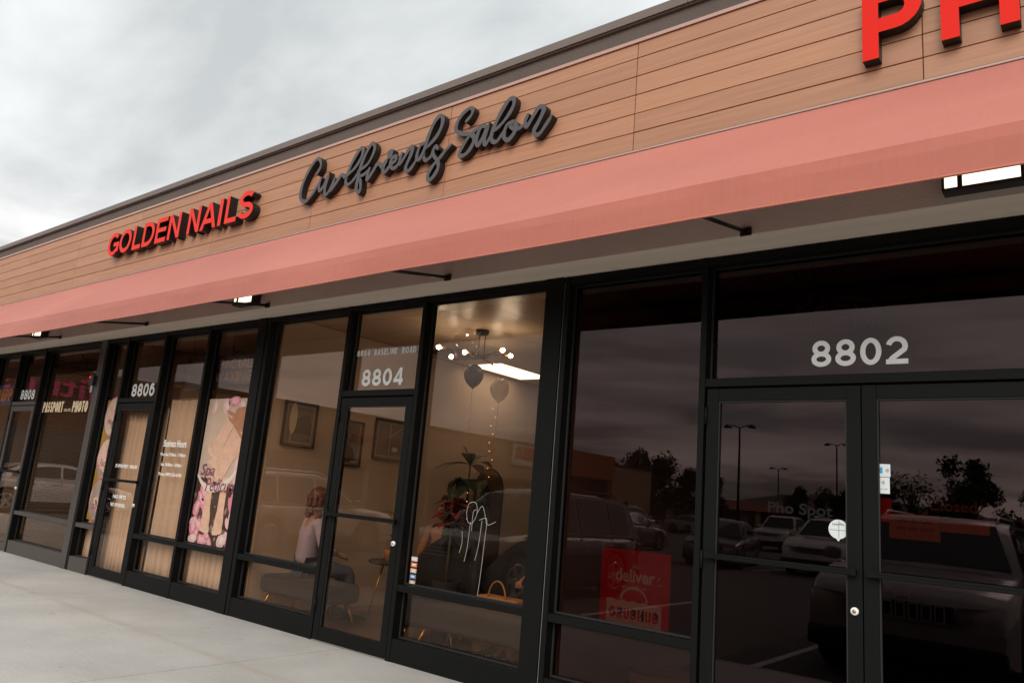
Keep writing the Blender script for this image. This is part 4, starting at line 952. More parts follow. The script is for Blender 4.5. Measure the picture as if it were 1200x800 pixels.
picture(.30, .74, 1.74, 2.235, 0, 'leftmost framed print, a pale curve on grey, on the salon side wall')
picture(1.02, 1.44, 1.60, 2.125, 1, 'middle framed print with a black figure at its foot')
picture(1.62, 2.13, 1.715, 2.215, 2, 'rightmost framed print with fine straight lines, seen through the salon door')
def bench(x, y, wd, label, rz=0, back=True):
    t = thing('bench', label, 'bench', (x, y, .004), rz, 'grey benches with brass legs')
    s_ = MB(); s_.box(-wd/2, wd/2, -.24, .24, .235, .42); o = s_.build('seat', M['grey_fab'], t); bv = o.modifiers.new('round', 'BEVEL'); bv.width = .06; bv.segments = 5
    for px in (-1, 1):
        for py in (-1, 1):
            MB().tube([(px*(wd/2-.12), py*.16, .25), (px*(wd/2-.02), py*.21, 0)], [.013, .008], 10).build('leg', M['gold'], t)
    if back:
        n = 14; vs = []; fs = []
        for i in range(n+1):
            a = PI*i/n; X = -math.cos(a)*wd*.47; Y = .10+.16*math.sin(a)
            for (dz, dy) in ((.40, 0), (.66, .03), (.68, .05), (.66, .085), (.40, .07)): vs.append((X, Y+dy, dz))
        for i in range(n):
            for j in range(4): a = i*5+j; fs.append((a, a+5, a+6, a+1))
            a = i*5; fs.append((a+4, a+9, a+5, a))
        fs += [(4, 3, 2, 1, 0), tuple(n*5+k for k in range(5))]
        MB().add(vs, fs, 0, True).build('backrest', M['dcloth'], t)
    return t
bench(-4.36, .48, 1.05, 'grey bench with brass legs just inside the window left of the salon door', 0, False)
bench(-2.10, .55, 1.25, 'grey bench with brass legs inside the window right of the salon door', 0, False)
t = thing('side_table', 'small round table with brass legs between the two seated women', 'table', (-4.25, 1.55, .004))
MB().lathe([(0, .56), (.30, .56), (.31, .575), (.31, .59), (0, .59)], (0, 0, 0), 'z', 28).build('top', M['grey_fab'], t)
for a in (0, 120, 240): MB().tube([(.14*math.cos(R(a)), .14*math.sin(R(a)), .56), (.26*math.cos(R(a)), .26*math.sin(R(a)), 0)], .009, 8).build('leg', M['gold'], t)
def leafy(t, c, n, L0, L1, Wd, m_, seed, up=.6, droop=.5, name='leaf', merge=False):
    rnd = random.Random(seed); big = MB()
    for k in range(n):
        a = rnd.uniform(0, 2*PI); e = rnd.uniform(.1, 1)*up; L_ = rnd.uniform(L0, L1); z0 = rnd.uniform(0, 1)
        base = Vector(c)+Vector((0, 0, z0*.0)); d = Vector((math.cos(a)*math.cos(e), math.sin(a)*math.cos(e), math.sin(e))); sd_ = d.cross(Vector((0, 0, 1))).normalized()
        vs = []; m_n = 6
        for i in range(m_n+1):
            u = i/m_n; p = base+d*L_*u+Vector((0, 0, -droop*L_*u*u)); w_ = Wd*math.sin(PI*min(1, u*.9+.08))*(.6+.4*math.sin(PI*u))
            vs += [p-sd_*w_+Vector((0, 0, .15*w_)), p, p+sd_*w_+Vector((0, 0, .15*w_))]
        fs = []
        for i in range(m_n):
            q = 3*i; fs += [(q, q+1, q+4, q+3), (q+1, q+2, q+5, q+4)]
        if merge: big.add(vs, fs, 0, True)
        else: MB().add(vs, fs, 0, True).build(name, m_, t)
    if merge: big.build('foliage', m_, t)
t = thing('fiddle_leaf_plant', 'tall potted plant with big dark leaves in the salon window', 'plant', (-3.12, 1.35, .004))
MB().lathe([(0, 0), (.13, 0), (.17, .02), (.20, .36), (.185, .37), (.17, .33), (0, .33)], (0, 0, 0), 'z', 24).build('pot', M['dcloth'], t)
MB().tube([(0, 0, .3), (.02, .01, .8), (-.01, .02, 1.3), (.0, 0, 1.75)], [.022, .02, .016, .01], 8).build('stem', M['bark'], t)
for z, n, a, b, w_, sd_ in ((1.68, 7, .30, .44, .075, 3), (1.5, 9, .20, .32, .15, 5), (1.28, 12, .22, .34, .17, 7), (1.05, 11, .22, .32, .17, 9)):
    leafy(t, (0, 0, z), n, a, b, w_, M['leafd'] if z < 1.6 else M['leaf'], sd_, .9 if z < 1.6 else 1.45, 1.1 if z < 1.6 else .45)
t = thing('red_flower_plant', 'bushy red-leaved plant below the tall potted plant', 'plant', (-2.98, 1.0, .004))
M['redleaf'] = mat('red_leaf', (.22, .012, .01), .5, var=.3, vs=12)
MB().lathe([(0, 0), (.10, 0), (.14, .55), (.13, .56), (0, .54)], (0, 0, 0), 'z', 22).build('stand', M['dcloth'], t)
MB().tube([(0, 0, .5), (0, 0, 1.2)], .014, 7).build('stem', M['bark'], t)
for z, sd_ in ((1.08, 21), (1.18, 22), (1.26, 23)): leafy(t, (0, 0, z), 13, .16, .28, .06, M['redleaf'], sd_, .8, .4)
t = thing('small_plant', 'slender green plant standing on the round side table', 'plant', (-4.32, 1.50, .595))
MB().lathe([(0, 0), (.05, 0), (.065, .11), (.055, .12), (0, .10)], (0, 0, 0), 'z', 18).build('pot', M['terracotta'], t)
MB().tube([(0, 0, .1), (.01, 0, .3), (0, .01, .52)], .006, 6).build('stem', M['leaf'], t)
for z, sd_ in ((.25, 31), (.38, 32), (.5, 33)): leafy(t, (0, 0, z), 9, .12, .22, .014, M['leaf'], sd_, .9, .5)
t = thing('snack_tray', 'low tray with orange and red snacks on the round side table', 'tray', (-4.10, 1.62, .596))
MB().lathe([(0, 0), (.12, 0), (.13, .02), (.12, .02), (.115, .008), (0, .008)], (0, 0, 0), 'z', 20).build('dish', M['steel'], t)
q = MB()
for k in range(9): q.ell((.06*math.cos(k*.9), .06*math.sin(k*1.7), .025), (.022, .02, .016), 8, 6, k % 2)
tag(q.build('snacks', [M['terracotta'], M['g_red']], t), kind='stuff')
t = thing('arched_mirror', 'black framed arched mirror leaning on the salon side wall', 'mirror', (-4.93, 3.86, .35))
pts = [(-.31, 0), (.31, 0), (.31, 1.11)] + arc(0, 1.11, .31, .31, 0, 180, 16)[1:]
n = len(pts); q = MB(); q.add([(0, p[0], p[1]) for p in pts]+[(.02, p[0], p[1]) for p in pts], [tuple(range(n))[::-1], tuple(range(n, 2*n))]+[(i, (i+1) % n, n+(i+1) % n, n+i) for i in range(n)]); q.build('glass', mat('mirror_silver', (.55, .5, .45), .04, 1.0), t)
q = MB(); q.tube([(.02, p[0], p[1]) for p in pts+[pts[0]]], .014, 8); q.build('frame', M['black'], t)
# chandelier
t = thing('chandelier', 'black branching ceiling lamp with six bare glowing bulbs in the salon', 'chandelier', (-3.20, 1.45, 3.14))
MB().lathe([(0, -.001), (.075, -.001), (.065, -.05), (.02, -.06), (0, -.06)], (0, 0, 0), 'z', 20).build('canopy', M['black'], t)
q = MB(); q.tube([(-.035, 0, -.03), (-.035, 0, -.30)], .006, 6); q.tube([(.045, 0, -.03), (.045, 0, -.33)], .006, 6); q.build('rod', M['black'], t)
BUL = [(-3.40, 1.00, 2.872), (-3.64, 1.46, 2.872), (-3.30, 1.30, 2.872), (-2.84, 1.38, 2.885), (-2.88, 1.57, 2.865), (-3.50, 2.05, 2.872)]
for k, (x, y, z) in enumerate(BUL):
    p = Vector((x+3.20, y-1.45, z-3.14)); d = Vector((p.x, p.y, 0)); L_ = d.length; d.normalize()
    s0 = Vector((-.035 if p.x < 0 else .045, 0, -.28)); e0 = p-d*.075; mid_ = Vector((s0.x*.3+e0.x*.7, s0.y*.3+e0.y*.7, s0.z+.01))
    a = MB().tube([s0, mid_, e0], .0055, 6).build('arm', M['black'], t)
    MB().tube([e0, p-d*.035], .015, 10).build('socket', M['gold'], a)
    MB().ell(tuple(p), (.023, .023, .022), 14, 10).build('bulb', M['bulb'], a)
def balloon(x, y, z, r_, m_, label, string=True):
    t = thing('balloon', label, 'balloon', (x, y, z))
    q = MB(); q.lathe([(.001, r_*1.15), (r_*.35, r_*1.08), (r_*.7, r_*.82), (r_*.93, r_*.42), (r_, r_*.05), (r_*.93, -r_*.35), (r_*.72, -r_*.75), (r_*.42, -r_*1.08), (r_*.12, -r_*1.28), (r_*.04, -r_*1.33)], (0, 0, 0), 'z', 24); q.build('skin', m_, t)
    q = MB(); q.lathe([(.002, -r_*1.32), (.012, -r_*1.40), (.002, -r_*1.40)], (0, 0, 0), 'z', 10); q.build('knot', m_, t)
    if string:
        q = MB(); pts = [(.012*math.sin(k*1.9), .012*math.cos(k*2.3), -r_*1.4-.028*k) for k in range(22 if r_ < .15 else 10)]
        q.tube(pts, .0022, 5); q.build('ribbon', M['ribbon'], t)
balloon(-3.14, 1.30, 2.615, .105, M['balloon_k'], 'charcoal balloon hanging under the ceiling lamp')
balloon(-2.77, 1.30, 2.455, .100, M['balloon_w'], 'pearl white balloon right of the charcoal one')
balloon(-3.27, 1.28, 2.955, .150, M['clear'], 'clear see-through balloon touching the ceiling beside the lamp')
t = thing('string_lights', 'loose string of tiny copper beads hanging in the salon window', 'string lights', (0, 0, 0))
q = MB(); rnd = random.Random(8)
for k in range(16): q.ell((-2.78+rnd.uniform(-.03, .03)-.25*(k > 8), 1.25, 2.25-.085*k), (.006, .006, .006), 6, 5)
q.build('bead', emit('copper_spark', (1, .38, .12), 1.2), t)
t = thing('tote_bag', 'tan orange tote bag standing on the floor behind the right bench', 'bag', (-2.30, 1.02, .004))
q = MB(); q.box(-.24, .24, -.10, .10, 0, .50); o = q.build('bag_body', M['terracotta'], t, bevel=.03)
q = MB(); q.tube([tuple((p[0], -.08, p[1])) for p in arc(0, .48, .10, .16, 0, 180, 10)], .008, 6); q.build('handle', M['terracotta'], t)
for cx_, cy_, cr_, lb_ in ((-3.02, .98, 200, 'low black tub chair behind the right bench, nearer the door'), (-2.52, 1.25, 165, 'low black tub chair behind the right bench, nearer the wide post')):
    t = thing('tub_chair', lb_, 'chair', (cx_, cy_, .004), R(cr_))
    q = MB(); q.box(-.30, .30, -.28, .28, .14, .44); q.build('seat', M['dcloth'], t, bevel=.05)
    q = MB(); ring = [(-math.cos(PI*i/14)*.36, -.02-.34*math.sin(PI*i/14)) for i in range(15)]; vs = []
    for i, (a, b) in enumerate(ring):
        h = .62+.36*math.sin(PI*i/14); k = .84; vs += [(a, b, .12), (a, b, h), (a*k, b*k, h+.01), (a*k, b*k, .12)]
    q.add(vs, [(i*4+j, i*4+(j+1) % 4, i*4+4+(j+1) % 4, i*4+4+j) for i in range(14) for j in range(4)]+[(3, 2, 1, 0), (56, 57, 58, 59)], 0, True); o = q.build('backrest', M['dcloth'], t)
    for px in (-1, 1):
        for py in (-1, 1): MB().tube([(px*.22, py*.2, .15), (px*.26, py*.25, 0)], [.014, .009], 8).build('leg', M['gold'], t)
t = thing('counter', 'dark reception counter at the back of the salon', 'counter', (-2.4, 5.2, .004))
q = MB(); q.box(-.9, .9, -.3, .3, 0, 1.02); q.build('base', M['dcloth'], t); MB().box(-.94, .94, -.34, .34, 1.021, 1.06).build('top', M['wallw'], t)
t = thing('wicker_basket', 'dim wicker basket on the floor behind the dark window', 'basket', (-.45, .55, .004))
q = MB()
for k in range(9): q.lathe([(.19+.006*k, .03*k), (.205+.006*k, .03*k+.015), (.19+.006*k, .03*k+.03)], (0, 0, 0), 'z', 22)
q.build('weave', M['terracotta'], t)

# ------------------------------------------------------------------ people
def skin_obj(name, verts, edges, radii, m_, parent, sub=2):
    me = bpy.data.meshes.new(name); me.from_pydata(verts, edges, []); o = bpy.data.objects.new(name, me); col.objects.link(o); o.parent = parent
    md = o.modifiers.new('skin', 'SKIN'); md.use_smooth_shade = True
    for i, sv in enumerate(me.skin_vertices[0].data):
        r_ = radii[i]; sv.radius = (r_, r_) if not isinstance(r_, tuple) else r_
    me.skin_vertices[0].data[0].use_root = True
    me.materials.append(m_); ss = o.modifiers.new('sub', 'SUBSURF'); ss.levels = sub; ss.render_levels = sub
    return o
def chain(V, E, Rr, start, pts, rs):
    i0 = start
    for p, r_ in zip(pts, rs): V.append(p); Rr.append(r_); E.append((i0, len(V)-1)); i0 = len(V)-1
    return i0
def person(label, loc, rz, J, top, leg, hair, hairstyle='bun', shoe=None, seat=True):
    """J: joints in local metres, facing +y"""
    t = thing('person', label, 'person', loc, rz)
    P = J['pelvis']; C_ = J['chest']; Nk = J['neck']; Hd = J['head']
    V = [P]; E = []; Rr = [.105]
    c = chain(V, E, Rr, 0, [C_, Nk, tuple(Nk[i]*.3+Hd[i]*.7 for i in range(3))], [.11, .048, .05])
    for s in ('l', 'r'):
        sh, el, wr = J['sh'+s], J['el'+s], J['wr'+s]
        w_ = chain(V, E, Rr, 1, [sh, el, wr], [.050, .036, .024]); d = (Vector(wr)-Vector(el)).normalized()
        palm = tuple(Vector(wr)+d*.055); pi = chain(V, E, Rr, w_, [palm], [.026])
        sd_ = Vector((1, 0, 0)) if abs(d.x) < .7 else Vector((0, 0, 1)); sd_ = (sd_-d*sd_.dot(d)).normalized(); nrm = d.cross(sd_)
        for k in range(4):
            b = Vector(palm)+sd_*(.022*(k-1.5)); L_ = (.060, .070, .066, .052)[k]
            chain(V, E, Rr, pi, [tuple(b+d*.02), tuple(b+d*(.02+L_*.5)+nrm*.006), tuple(b+d*(.02+L_*.9)+nrm*.02)], [.009, .0085, .007])
        tb = Vector(wr)+d*.02+sd_*.028; chain(V, E, Rr, w_, [tuple(tb), tuple(tb+d*.03+sd_*.018), tuple(tb+d*.055+sd_*.02)], [.012, .010, .008])
        hp, kn, an, to = J['hp'+s], J['kn'+s], J['an'+s], J['to'+s]
        chain(V, E, Rr, 0, [hp, kn, an, to], [.075, .052, .034, .03])
    skin_obj('body', V, E, Rr, M['skin'], t)
    # head with brow, nose, mouth and ears
    h = MB(); hx, hy, hz = Hd; n_u, n_v = 20, 16; vs = []
    for j in range(n_v+1):
        ph = PI*j/n_v
        for i in range(n_u):
            a = 2*PI*i/n_u; x, y, z = .074*math.sin(ph)*math.cos(a), .094*math.sin(ph)*math.sin(a), .118*math.cos(ph)
            if z < -.02: x *= 1+.28*z/.118; y = y*(1+.12*z/.118)+.008
            if y > .06: y -= .010*math.exp(-((z-.012)/.018)**2)*math.exp(-((abs(x)-.030)/.018)**2)
            if y > .05: y += .026*math.exp(-(x/.012)**2)*math.exp(-((z+.012)/.020)**2)
            vs.append((hx+x, hy+y, hz+z))
    fs = [(j*n_u+i, (j+1)*n_u+i, (j+1)*n_u+(i+1) % n_u, j*n_u+(i+1) % n_u) for j in range(n_v) for i in range(n_u)]
    h.add(vs, fs, 0, True)
    for s in (-1, 1): h.ell((hx+s*.074, hy-.005, hz-.005), (.010, .018, .028), 8, 6)
    hd = h.build('head', M['skin'], t)
    e_ = MB()
    for s in (-1, 1): e_.ell((hx+s*.030, hy+.079, hz+.010), (.012, .006, .006), 8, 6)
    e_.build('eye', M['dcloth'], hd); MB().ell((hx, hy+.086, hz-.052), (.022, .006, .006), 10, 6).build('mouth', mat('lips', (.30, .09, .07), .5), hd)
    rnd = random.Random(len(label)); q = MB()
    if hairstyle == 'curly':
        q.ell((hx, hy-.018, hz+.022), (.095, .105, .115), 18, 12, 0, .06, rnd)
        for k in range(70):
            a = rnd.uniform(0, 2*PI); u = rnd.uniform(-1, .9); y_ = hy-.03+.09*math.sin(a)*(1 if math.sin(a) < 0 else .35); z_ = hz-.04+.11*u
            q.ell((hx+.09*math.cos(a), y_, z_-.03), (.026, .026, .03), 7, 5, 0, .1, rnd)
    else:
        q.ell((hx, hy-.022, hz+.020), (.088, .096, .112), 18, 12)
        q.ell((hx, hy-.05, hz+.13), (.055, .055, .05), 12, 8)
        if hairstyle == 'big':
            q.ell((hx, hy-.03, hz+.03), (.15, .14, .15), 20, 14, 0, .05, rnd)
    q.build('hair', M[hair], t)
    # clothes: shells a little outside the body
    V = [P, C_]; E = [(0, 1)]; Rr = [(.135, .12), (.145, .115)]
    chain(V, E, Rr, 1, [tuple(C_[i]*.35+Nk[i]*.65 for i in range(3))], [.075])
    for s in ('l', 'r'): chain(V, E, Rr, 1, [J['sh'+s], J['el'+s], tuple(J['el'+s][i]*.2+J['wr'+s][i]*.8 for i in range(3))], [.066, .052, .042])
    skin_obj('top', V, E, Rr, M[top], t)
    V = [P]; E = []; Rr = [.135]
    for s in ('l', 'r'): chain(V, E, Rr, 0, [J['hp'+s], J['kn'+s], tuple(J['kn'+s][i]*.18+J['an'+s][i]*.82 for i in range(3))], [.092, .070, .055])
    skin_obj('trousers', V, E, Rr, M[leg], t)
    for s in ('l', 'r'):
        an, to = Vector(J['an'+s]), Vector(J['to'+s]); q = MB(); d = (to-an); d.z = 0; d.normalize(); sd_ = Vector((-d.y, d.x, 0)); z0 = min(an.z, to.z)-.055
        vs = []; n_ = 8
        for (u, wv, hh) in ((-.07, .032, .085), (-.05, .038, .10), (0, .040, .105), (.06, .042, .075), (.12, .046, .058), (.17, .040, .048), (.195, .022, .035)):
            b = an+d*u
            for (sx, zz_) in ((-1, 0), (-1.05, .5), (-.6, 1), (.6, 1), (1.05, .5), (1, 0)): vs.append((b.x+sd_.x*wv*sx, b.y+sd_.y*wv*sx, z0+.022+hh*zz_))
        fs = [(i*6+j, i*6+(j+1) % 6, (i+1)*6+(j+1) % 6, (i+1)*6+j) for i in range(6) for j in range(6)] + [(5, 4, 3, 2, 1, 0), tuple(36+k for k in range(6))]
        q.add(vs, fs, 0, True); so = q.build('shoe', M[shoe or 'dcloth'], t)
        if shoe == 'sneak':
            w2 = MB(); vs2 = []
            for (u, wv) in ((-.078, .030), (-.05, .042), (.06, .047), (.12, .051), (.18, .042), (.205, .020)):
                b = an+d*u
                for sx, zz_ in ((-1, 0), (-1, 1), (1, 1), (1, 0)): vs2.append((b.x+sd_.x*wv*sx, b.y+sd_.y*wv*sx, z0+.028*zz_))
            w2.add(vs2, [(i*4+j, i*4+(j+1) % 4, (i+1)*4+(j+1) % 4, (i+1)*4+j) for i in range(5) for j in range(4)]+[(3, 2, 1, 0), (20, 21, 22, 23)]); w2.build('sole', M['sticker'], so)
            w3 = MB(); b = an+d*.05
            for u in (.02, .05, .08): 
                b = an+d*u; w3.tube([(b.x-sd_.x*.046, b.y-sd_.y*.046, z0+.045), (b.x, b.y, z0+.115-u*.35), (b.x+sd_.x*.046, b.y+sd_.y*.046, z0+.045)], .006, 6)
            w3.build('stripe', M['sticker'], so)
    return t
M['sneak'] = mat('black_sneaker', (.02, .02, .022), .5)
SIT = dict(pelvis=(0, 0, .52), chest=(0, .04, .86), neck=(0, .06, 1.06), head=(0, .09, 1.20),
           shl=(-.17, .05, .99), ell=(-.24, .10, .73), wrl=(-.13, .32, .66), shr=(.17, .05, .99), elr=(.24, .10, .73), wrr=(.13, .32, .66),
           hpl=(-.10, .05, .50), knl=(-.13, .46, .50), anl=(-.13, .44, .09), tol=(-.13, .58, .05), hpr=(.10, .05, .50), knr=(.13, .46, .50), anr=(.13, .48, .09), tor=(.13, .62, .05))
person('seated woman with curly auburn hair and lavender top, back to the window', (-4.52, .50, 0), R(-20), SIT, 'lav', 'denim', 'hair_red', 'curly')
t = thing('chair', 'padded chair under the woman in the tan top', 'chair', (-4.30, 2.35, .004), R(190))
q = MB(); q.box(-.25, .25, -.22, .26, .36, .44); q.build('seat', M['grey_fab'], t, bevel=.03); q = MB(); q.box(-.24, .24, -.26, -.20, .46, .84); q.build('backrest', M['grey_fab'], t, bevel=.03)
for px in (-1, 1):
    for py in (-1, 1): MB().tube([(px*.18, py*.17, .37), (px*.22, py*.22, 0)], [.012, .008], 8).build('leg', M['gold'], t)
person('seated woman with black hair and tan top facing the window, beyond the table', (-4.30, 2.35, -.02), R(190), SIT, 'tanc', 'dcloth', 'hair_black', 'bun')
t = thing('chair', 'padded chair under the person with the big black hair', 'chair', (-2.10, 1.60, .004), R(172))
q = MB(); q.box(-.25, .25, -.22, .26, .36, .44); q.build('seat', M['grey_fab'], t, bevel=.03); q = MB(); q.box(-.24, .24, -.26, -.20, .46, .84); q.build('backrest', M['grey_fab'], t, bevel=.03)
for px in (-1, 1):
    for py in (-1, 1): MB().tube([(px*.18, py*.17, .37), (px*.22, py*.22, 0)], [.012, .008], 8).build('leg', M['gold'], t)
S3 = dict(SIT); S3.update(head=(0, .12, 1.18), knl=(-.10, .47, .50), anl=(-.02, .66, .09), tol=(-.06, .80, .05), knr=(.12, .47, .50), anr=(.10, .70, .09), tor=(.16, .83, .05))
person('seated person in black with big black hair and black and white sneakers', (-2.10, 1.58, -.02), R(172), S3, 'dcloth', 'dcloth', 'hair_black', 'big', 'sneak')
# ------------------------------------------------------------------ the car park behind the camera
M['cglass'] = mat('car_glass', (.012, .012, .014), .06, spec=.8); M['tyre'] = mat('tyre', (.014, .014, .014), .85); M['rim'] = mat('alloy_rim', (.45, .44, .43), .28, .9)
M['chrome'] = mat('chrome_trim', (.62, .60, .58), .32, .7); M['cblack'] = mat('black_plastic', (.015, .015, .016), .6); M['lampw'] = mat('headlight_lens', (.20, .19, .18), .12, coat=1); M['lampr'] = mat('taillight_lens', (.35, .01, .008), .2, coat=1)
M['plate'] = mat('number_plate', (.6, .6, .58), .5); M['amber'] = mat('amber_lens', (.6, .16, .02), .2)
def paintm(name, c): return mat(name, c, .28, coat=1.0, spec=.5)
PAINT = {'silver': paintm('silver_paint', (.34, .34, .35)), 'white': paintm('white_paint', (.62, .61, .59)), 'dark': paintm('charcoal_paint', (.045, .043, .045)), 'black': paintm('black_paint', (.015, .015, .017)),
         'grey': paintm('grey_paint', (.12, .112, .11)), 'gunmetal': paintm('gunmetal_paint', (.30, .28, .27)), 'red': paintm('dark_red_paint', (.16, .02, .015)), 'blue': paintm('navy_paint', (.02, .03, .07)), 'champagne': paintm('champagne_paint', (.42, .38, .33))}
STY = {  # nose at +x; (x, z) top line of the lower body, then the roof line
 'suv': dict(L=4.75, W=.93, top=[(-2.375, .62), (-2.34, .90), (-2.28, 1.02), (.70, 1.03), (1.0, 1.05), (1.75, .99), (2.15, .92), (2.32, .80), (2.375, .55)], roof=[(-2.28, 1.02), (-2.05, 1.62), (-1.2, 1.70), (-.1, 1.71), (.35, 1.62), (1.08, 1.05)], wb=(-1.42, 1.42), wr=.36, clr=.24),
 'boxy': dict(L=4.7, W=.99, top=[(-2.35, .60), (-2.34, .98), (-2.28, 1.08), (.60, 1.10), (.92, 1.15), (1.30, 1.13), (1.75, 1.06), (2.05, .985), (2.24, .90), (2.32, .80), (2.35, .60)], roof=[(-2.30, 1.08), (-2.20, 1.66), (-1.6, 1.73), (-.1, 1.74), (.28, 1.68), (.92, 1.15)], wb=(-1.40, 1.45), wr=.385, clr=.28),
 'sedan': dict(L=4.7, W=.90, top=[(-2.35, .55), (-2.32, .86), (-2.2, .98), (-1.6, 1.0), (.8, .93), (1.05, .93), (1.8, .84), (2.2, .74), (2.35, .50)], roof=[(-1.75, .99), (-1.05, 1.36), (-.5, 1.44), (.1, 1.44), (.5, 1.36), (1.25, .93)], wb=(-1.38, 1.42), wr=.325, clr=.18),
 'truck': dict(L=5.5, W=.98, top=[(-2.75, .62), (-2.74, 1.08), (-2.68, 1.14), (-.6, 1.14), (.9, 1.14), (1.2, 1.17), (2.2, 1.12), (2.55, 1.05), (2.72, .9), (2.75, .6)], roof=[(-.62, 1.14), (-.52, 1.74), (-.2, 1.84), (.45, 1.84), (.75, 1.76), (1.30, 1.16)], wb=(-1.75, 1.72), wr=.40, clr=.32)}
def interp(P, x):
    if x <= P[0][0]: return P[0][1]
    for a, b in zip(P, P[1:]):
        if x <= b[0]: return a[1]+(b[1]-a[1])*(x-a[0])/max(1e-6, b[0]-a[0])
    return P[-1][1]
def car(style, paint, loc, rz, label, group='cars parked in the lot', spokes=5, text=None, slots=0, cat='car', seed=0, name='parked_car'):
    S = STY[style]; L_, W_ = S['L'], S['W']; top = S['top']; roof = S['roof']; wr = S['wr']; t = thing(name, label, cat, loc, rz, group)
    pm_ = PAINT[paint]
    xs_ = sorted(set([p[0] for p in top] + [-L_/2+L_*i/60 for i in range(61)] + [w_+dx for w_ in S['wb'] for dx in (-wr-.055, -wr-.054, wr+.054, wr+.055)]))
    mb = MB(); vs = []; K = 14
    for x in xs_:
        zt = interp(top, x); zb = S['clr']; e = abs(x)/(L_/2); w_ = W_*(1-.10*max(0, (e-.72)/.28)**2); zb += .10*max(0, (e-.86)/.14)
        za = zb
        for c_ in S['wb']:
            d = abs(x-c_)
            if d < wr+.0545: za = max(za, wr+math.sqrt(max(0, (wr+.055)**2-d*d)))
        za = min(za, zt-.10); zm = za+(zt-za)*.55; sh = .08
        half = [(w_*.55, max(zb, min(za, zt-.12))), (w_*.93, za), (w_*.985, za+.02), (w_, zm), (w_*.985, zt-sh), (w_*.93, zt-.018), (w_*.55, zt+.012)]
        ring = half + [(-a, b) for a, b in reversed(half)]
        vs += [(x, a, b) for a, b in ring]
    fs = [(i*K+j, (i+1)*K+j, (i+1)*K+(j+1) % K, i*K+(j+1) % K) for i in range(len(xs_)-1) for j in range(K)]
    fs += [tuple(range(K)), tuple((len(xs_)-1)*K+j for j in reversed(range(K)))]
    mb.add(vs, fs, 0, True)
    # greenhouse
    z0 = roof[0][1]; zr = max(p[1] for p in roof); vs = []; G_ = []
    def hw(z): u = (z-z0)/(zr-z0); return W_*(.955-.215*max(0, u))
    for (x, z) in roof:
        wt = hw(z); wb_ = hw(z0); zbot = interp(top, x)-.02
        vs += [(x, -wb_, zbot), (x, -(wt+.008), z-.03), (x, -wt*.80, z), (x, 0, z+.012), (x, wt*.80, z), (x, (wt+.008), z-.03), (x, wb_, zbot)]
    n = len(roof); fs = [(i*7+j, (i+1)*7+j, (i+1)*7+j+1, i*7+j+1) for i in range(n-1) for j in range(6)] + [tuple(range(7)), tuple((n-1)*7+j for j in reversed(range(7)))]
    mb.add(vs, fs, 0, True)
    body = mb.build('body', pm_, t); es = body.modifiers.new('edge', 'EDGE_SPLIT'); es.split_angle = R(38)
    under = MB().box(-L_/2+.25, L_/2-.25, -W_*.82, W_*.82, S['clr']-.06, S['clr']+.30); under.build('underbody', M['cblack'], t)
    # glass: windscreen, rear window, side windows
    def rl(x): return interp(roof, x)
    def panel(xa, za, xb, zb_, ya, yb_, name):
        d = Vector((xb-xa, 0, zb_-za)); nn = Vector((-d.z, 0, d.x)).normalized()*.012
        if nn.z < 0: nn = -nn
        q = MB().add([(xa+nn.x, -ya, za+nn.z), (xa+nn.x, ya, za+nn.z), (xb+nn.x, yb_, zb_+nn.z), (xb+nn.x, -yb_, zb_+nn.z)], [(0, 1, 2, 3)]); o = q.build(name, M['cglass'], t)
        sf = o.modifiers.new('thickness', 'SOLIDIFY'); sf.thickness = .006
    (xa, za), (xb, zb_) = roof[-1], roof[-2]; panel(xa-.07*(xa-xb), za+.07*(zb_-za), xb+.02, zb_-.02, hw(za)*.90, hw(zb_)*.84, 'windscreen')
    (xa, za), (xb, zb_) = roof[0], roof[1]; panel(xa+.15*(xb-xa), za+.15*(zb_-za), xb-.02, zb_-.03, hw(za)*.88, hw(zb_)*.82, 'rear_window')
    cuts = {'suv': (-1.95, -1.28, -.28, .93), 'boxy': (-2.05, -1.2, -.25, .78), 'sedan': (-1.35, -.95, -.10, .98), 'truck': (-.55, -.48, .22, 1.1)}[style]
    for s in (-1, 1):
        for a, b in zip(cuts, cuts[1:]):
            if b-a < .12: continue
            a2, b2 = a+.035, b-.035; pts = []; zlo = max(z0, interp(top, (a+b)/2))+.035
            for x, z in ((a2, zlo), (b2, zlo)): pts.append((x, z))
            for x in (b2, (a2+b2)/2, a2):
                z = rl(x)-.085
                if z > zlo+.02: pts.append((x, z))
                else:
                    xx = x
                    while rl(xx)-.085 < zlo+.02 and abs(xx-(a2+b2)/2) > .05: xx += .03 if xx < (a2+b2)/2 else -.03
                    pts.append((xx, rl(xx)-.085))
            def yy(x, z):
                zt = rl(x)-.03; u = min(1, max(0, (z-(interp(top, x)-.02))/max(.05, zt-interp(top, x)+.02))); return hw(z0)*(1-u)+(hw(rl(x))+.008)*u+.010
            q = MB().add([(x, s*yy(x, z), z) for x, z in pts], [tuple(range(len(pts))) if s < 0 else tuple(reversed(range(len(pts))))]); o = q.build('side_window', M['cglass'], t); sf = o.modifiers.new('thickness', 'SOLIDIFY'); sf.thickness = .006
        q = MB(); q.ribbon([(x, max(z0, interp(top, x))+.018) for x in (cuts[0], -.5, cuts[-1])], .018, -.006, .006); o = q.build('window_trim', M['chrome'], t, loc=(0, s*(hw(z0)+.012), 0))
        q = MB(); q.box(cuts[-1]-.12, cuts[-1]+.02, W_+.02 if s > 0 else -W_-.19, W_+.19 if s > 0 else -W_-.02, z0+.05, z0+.20); q.build('mirror', pm_, t, bevel=.03)
        q = MB()
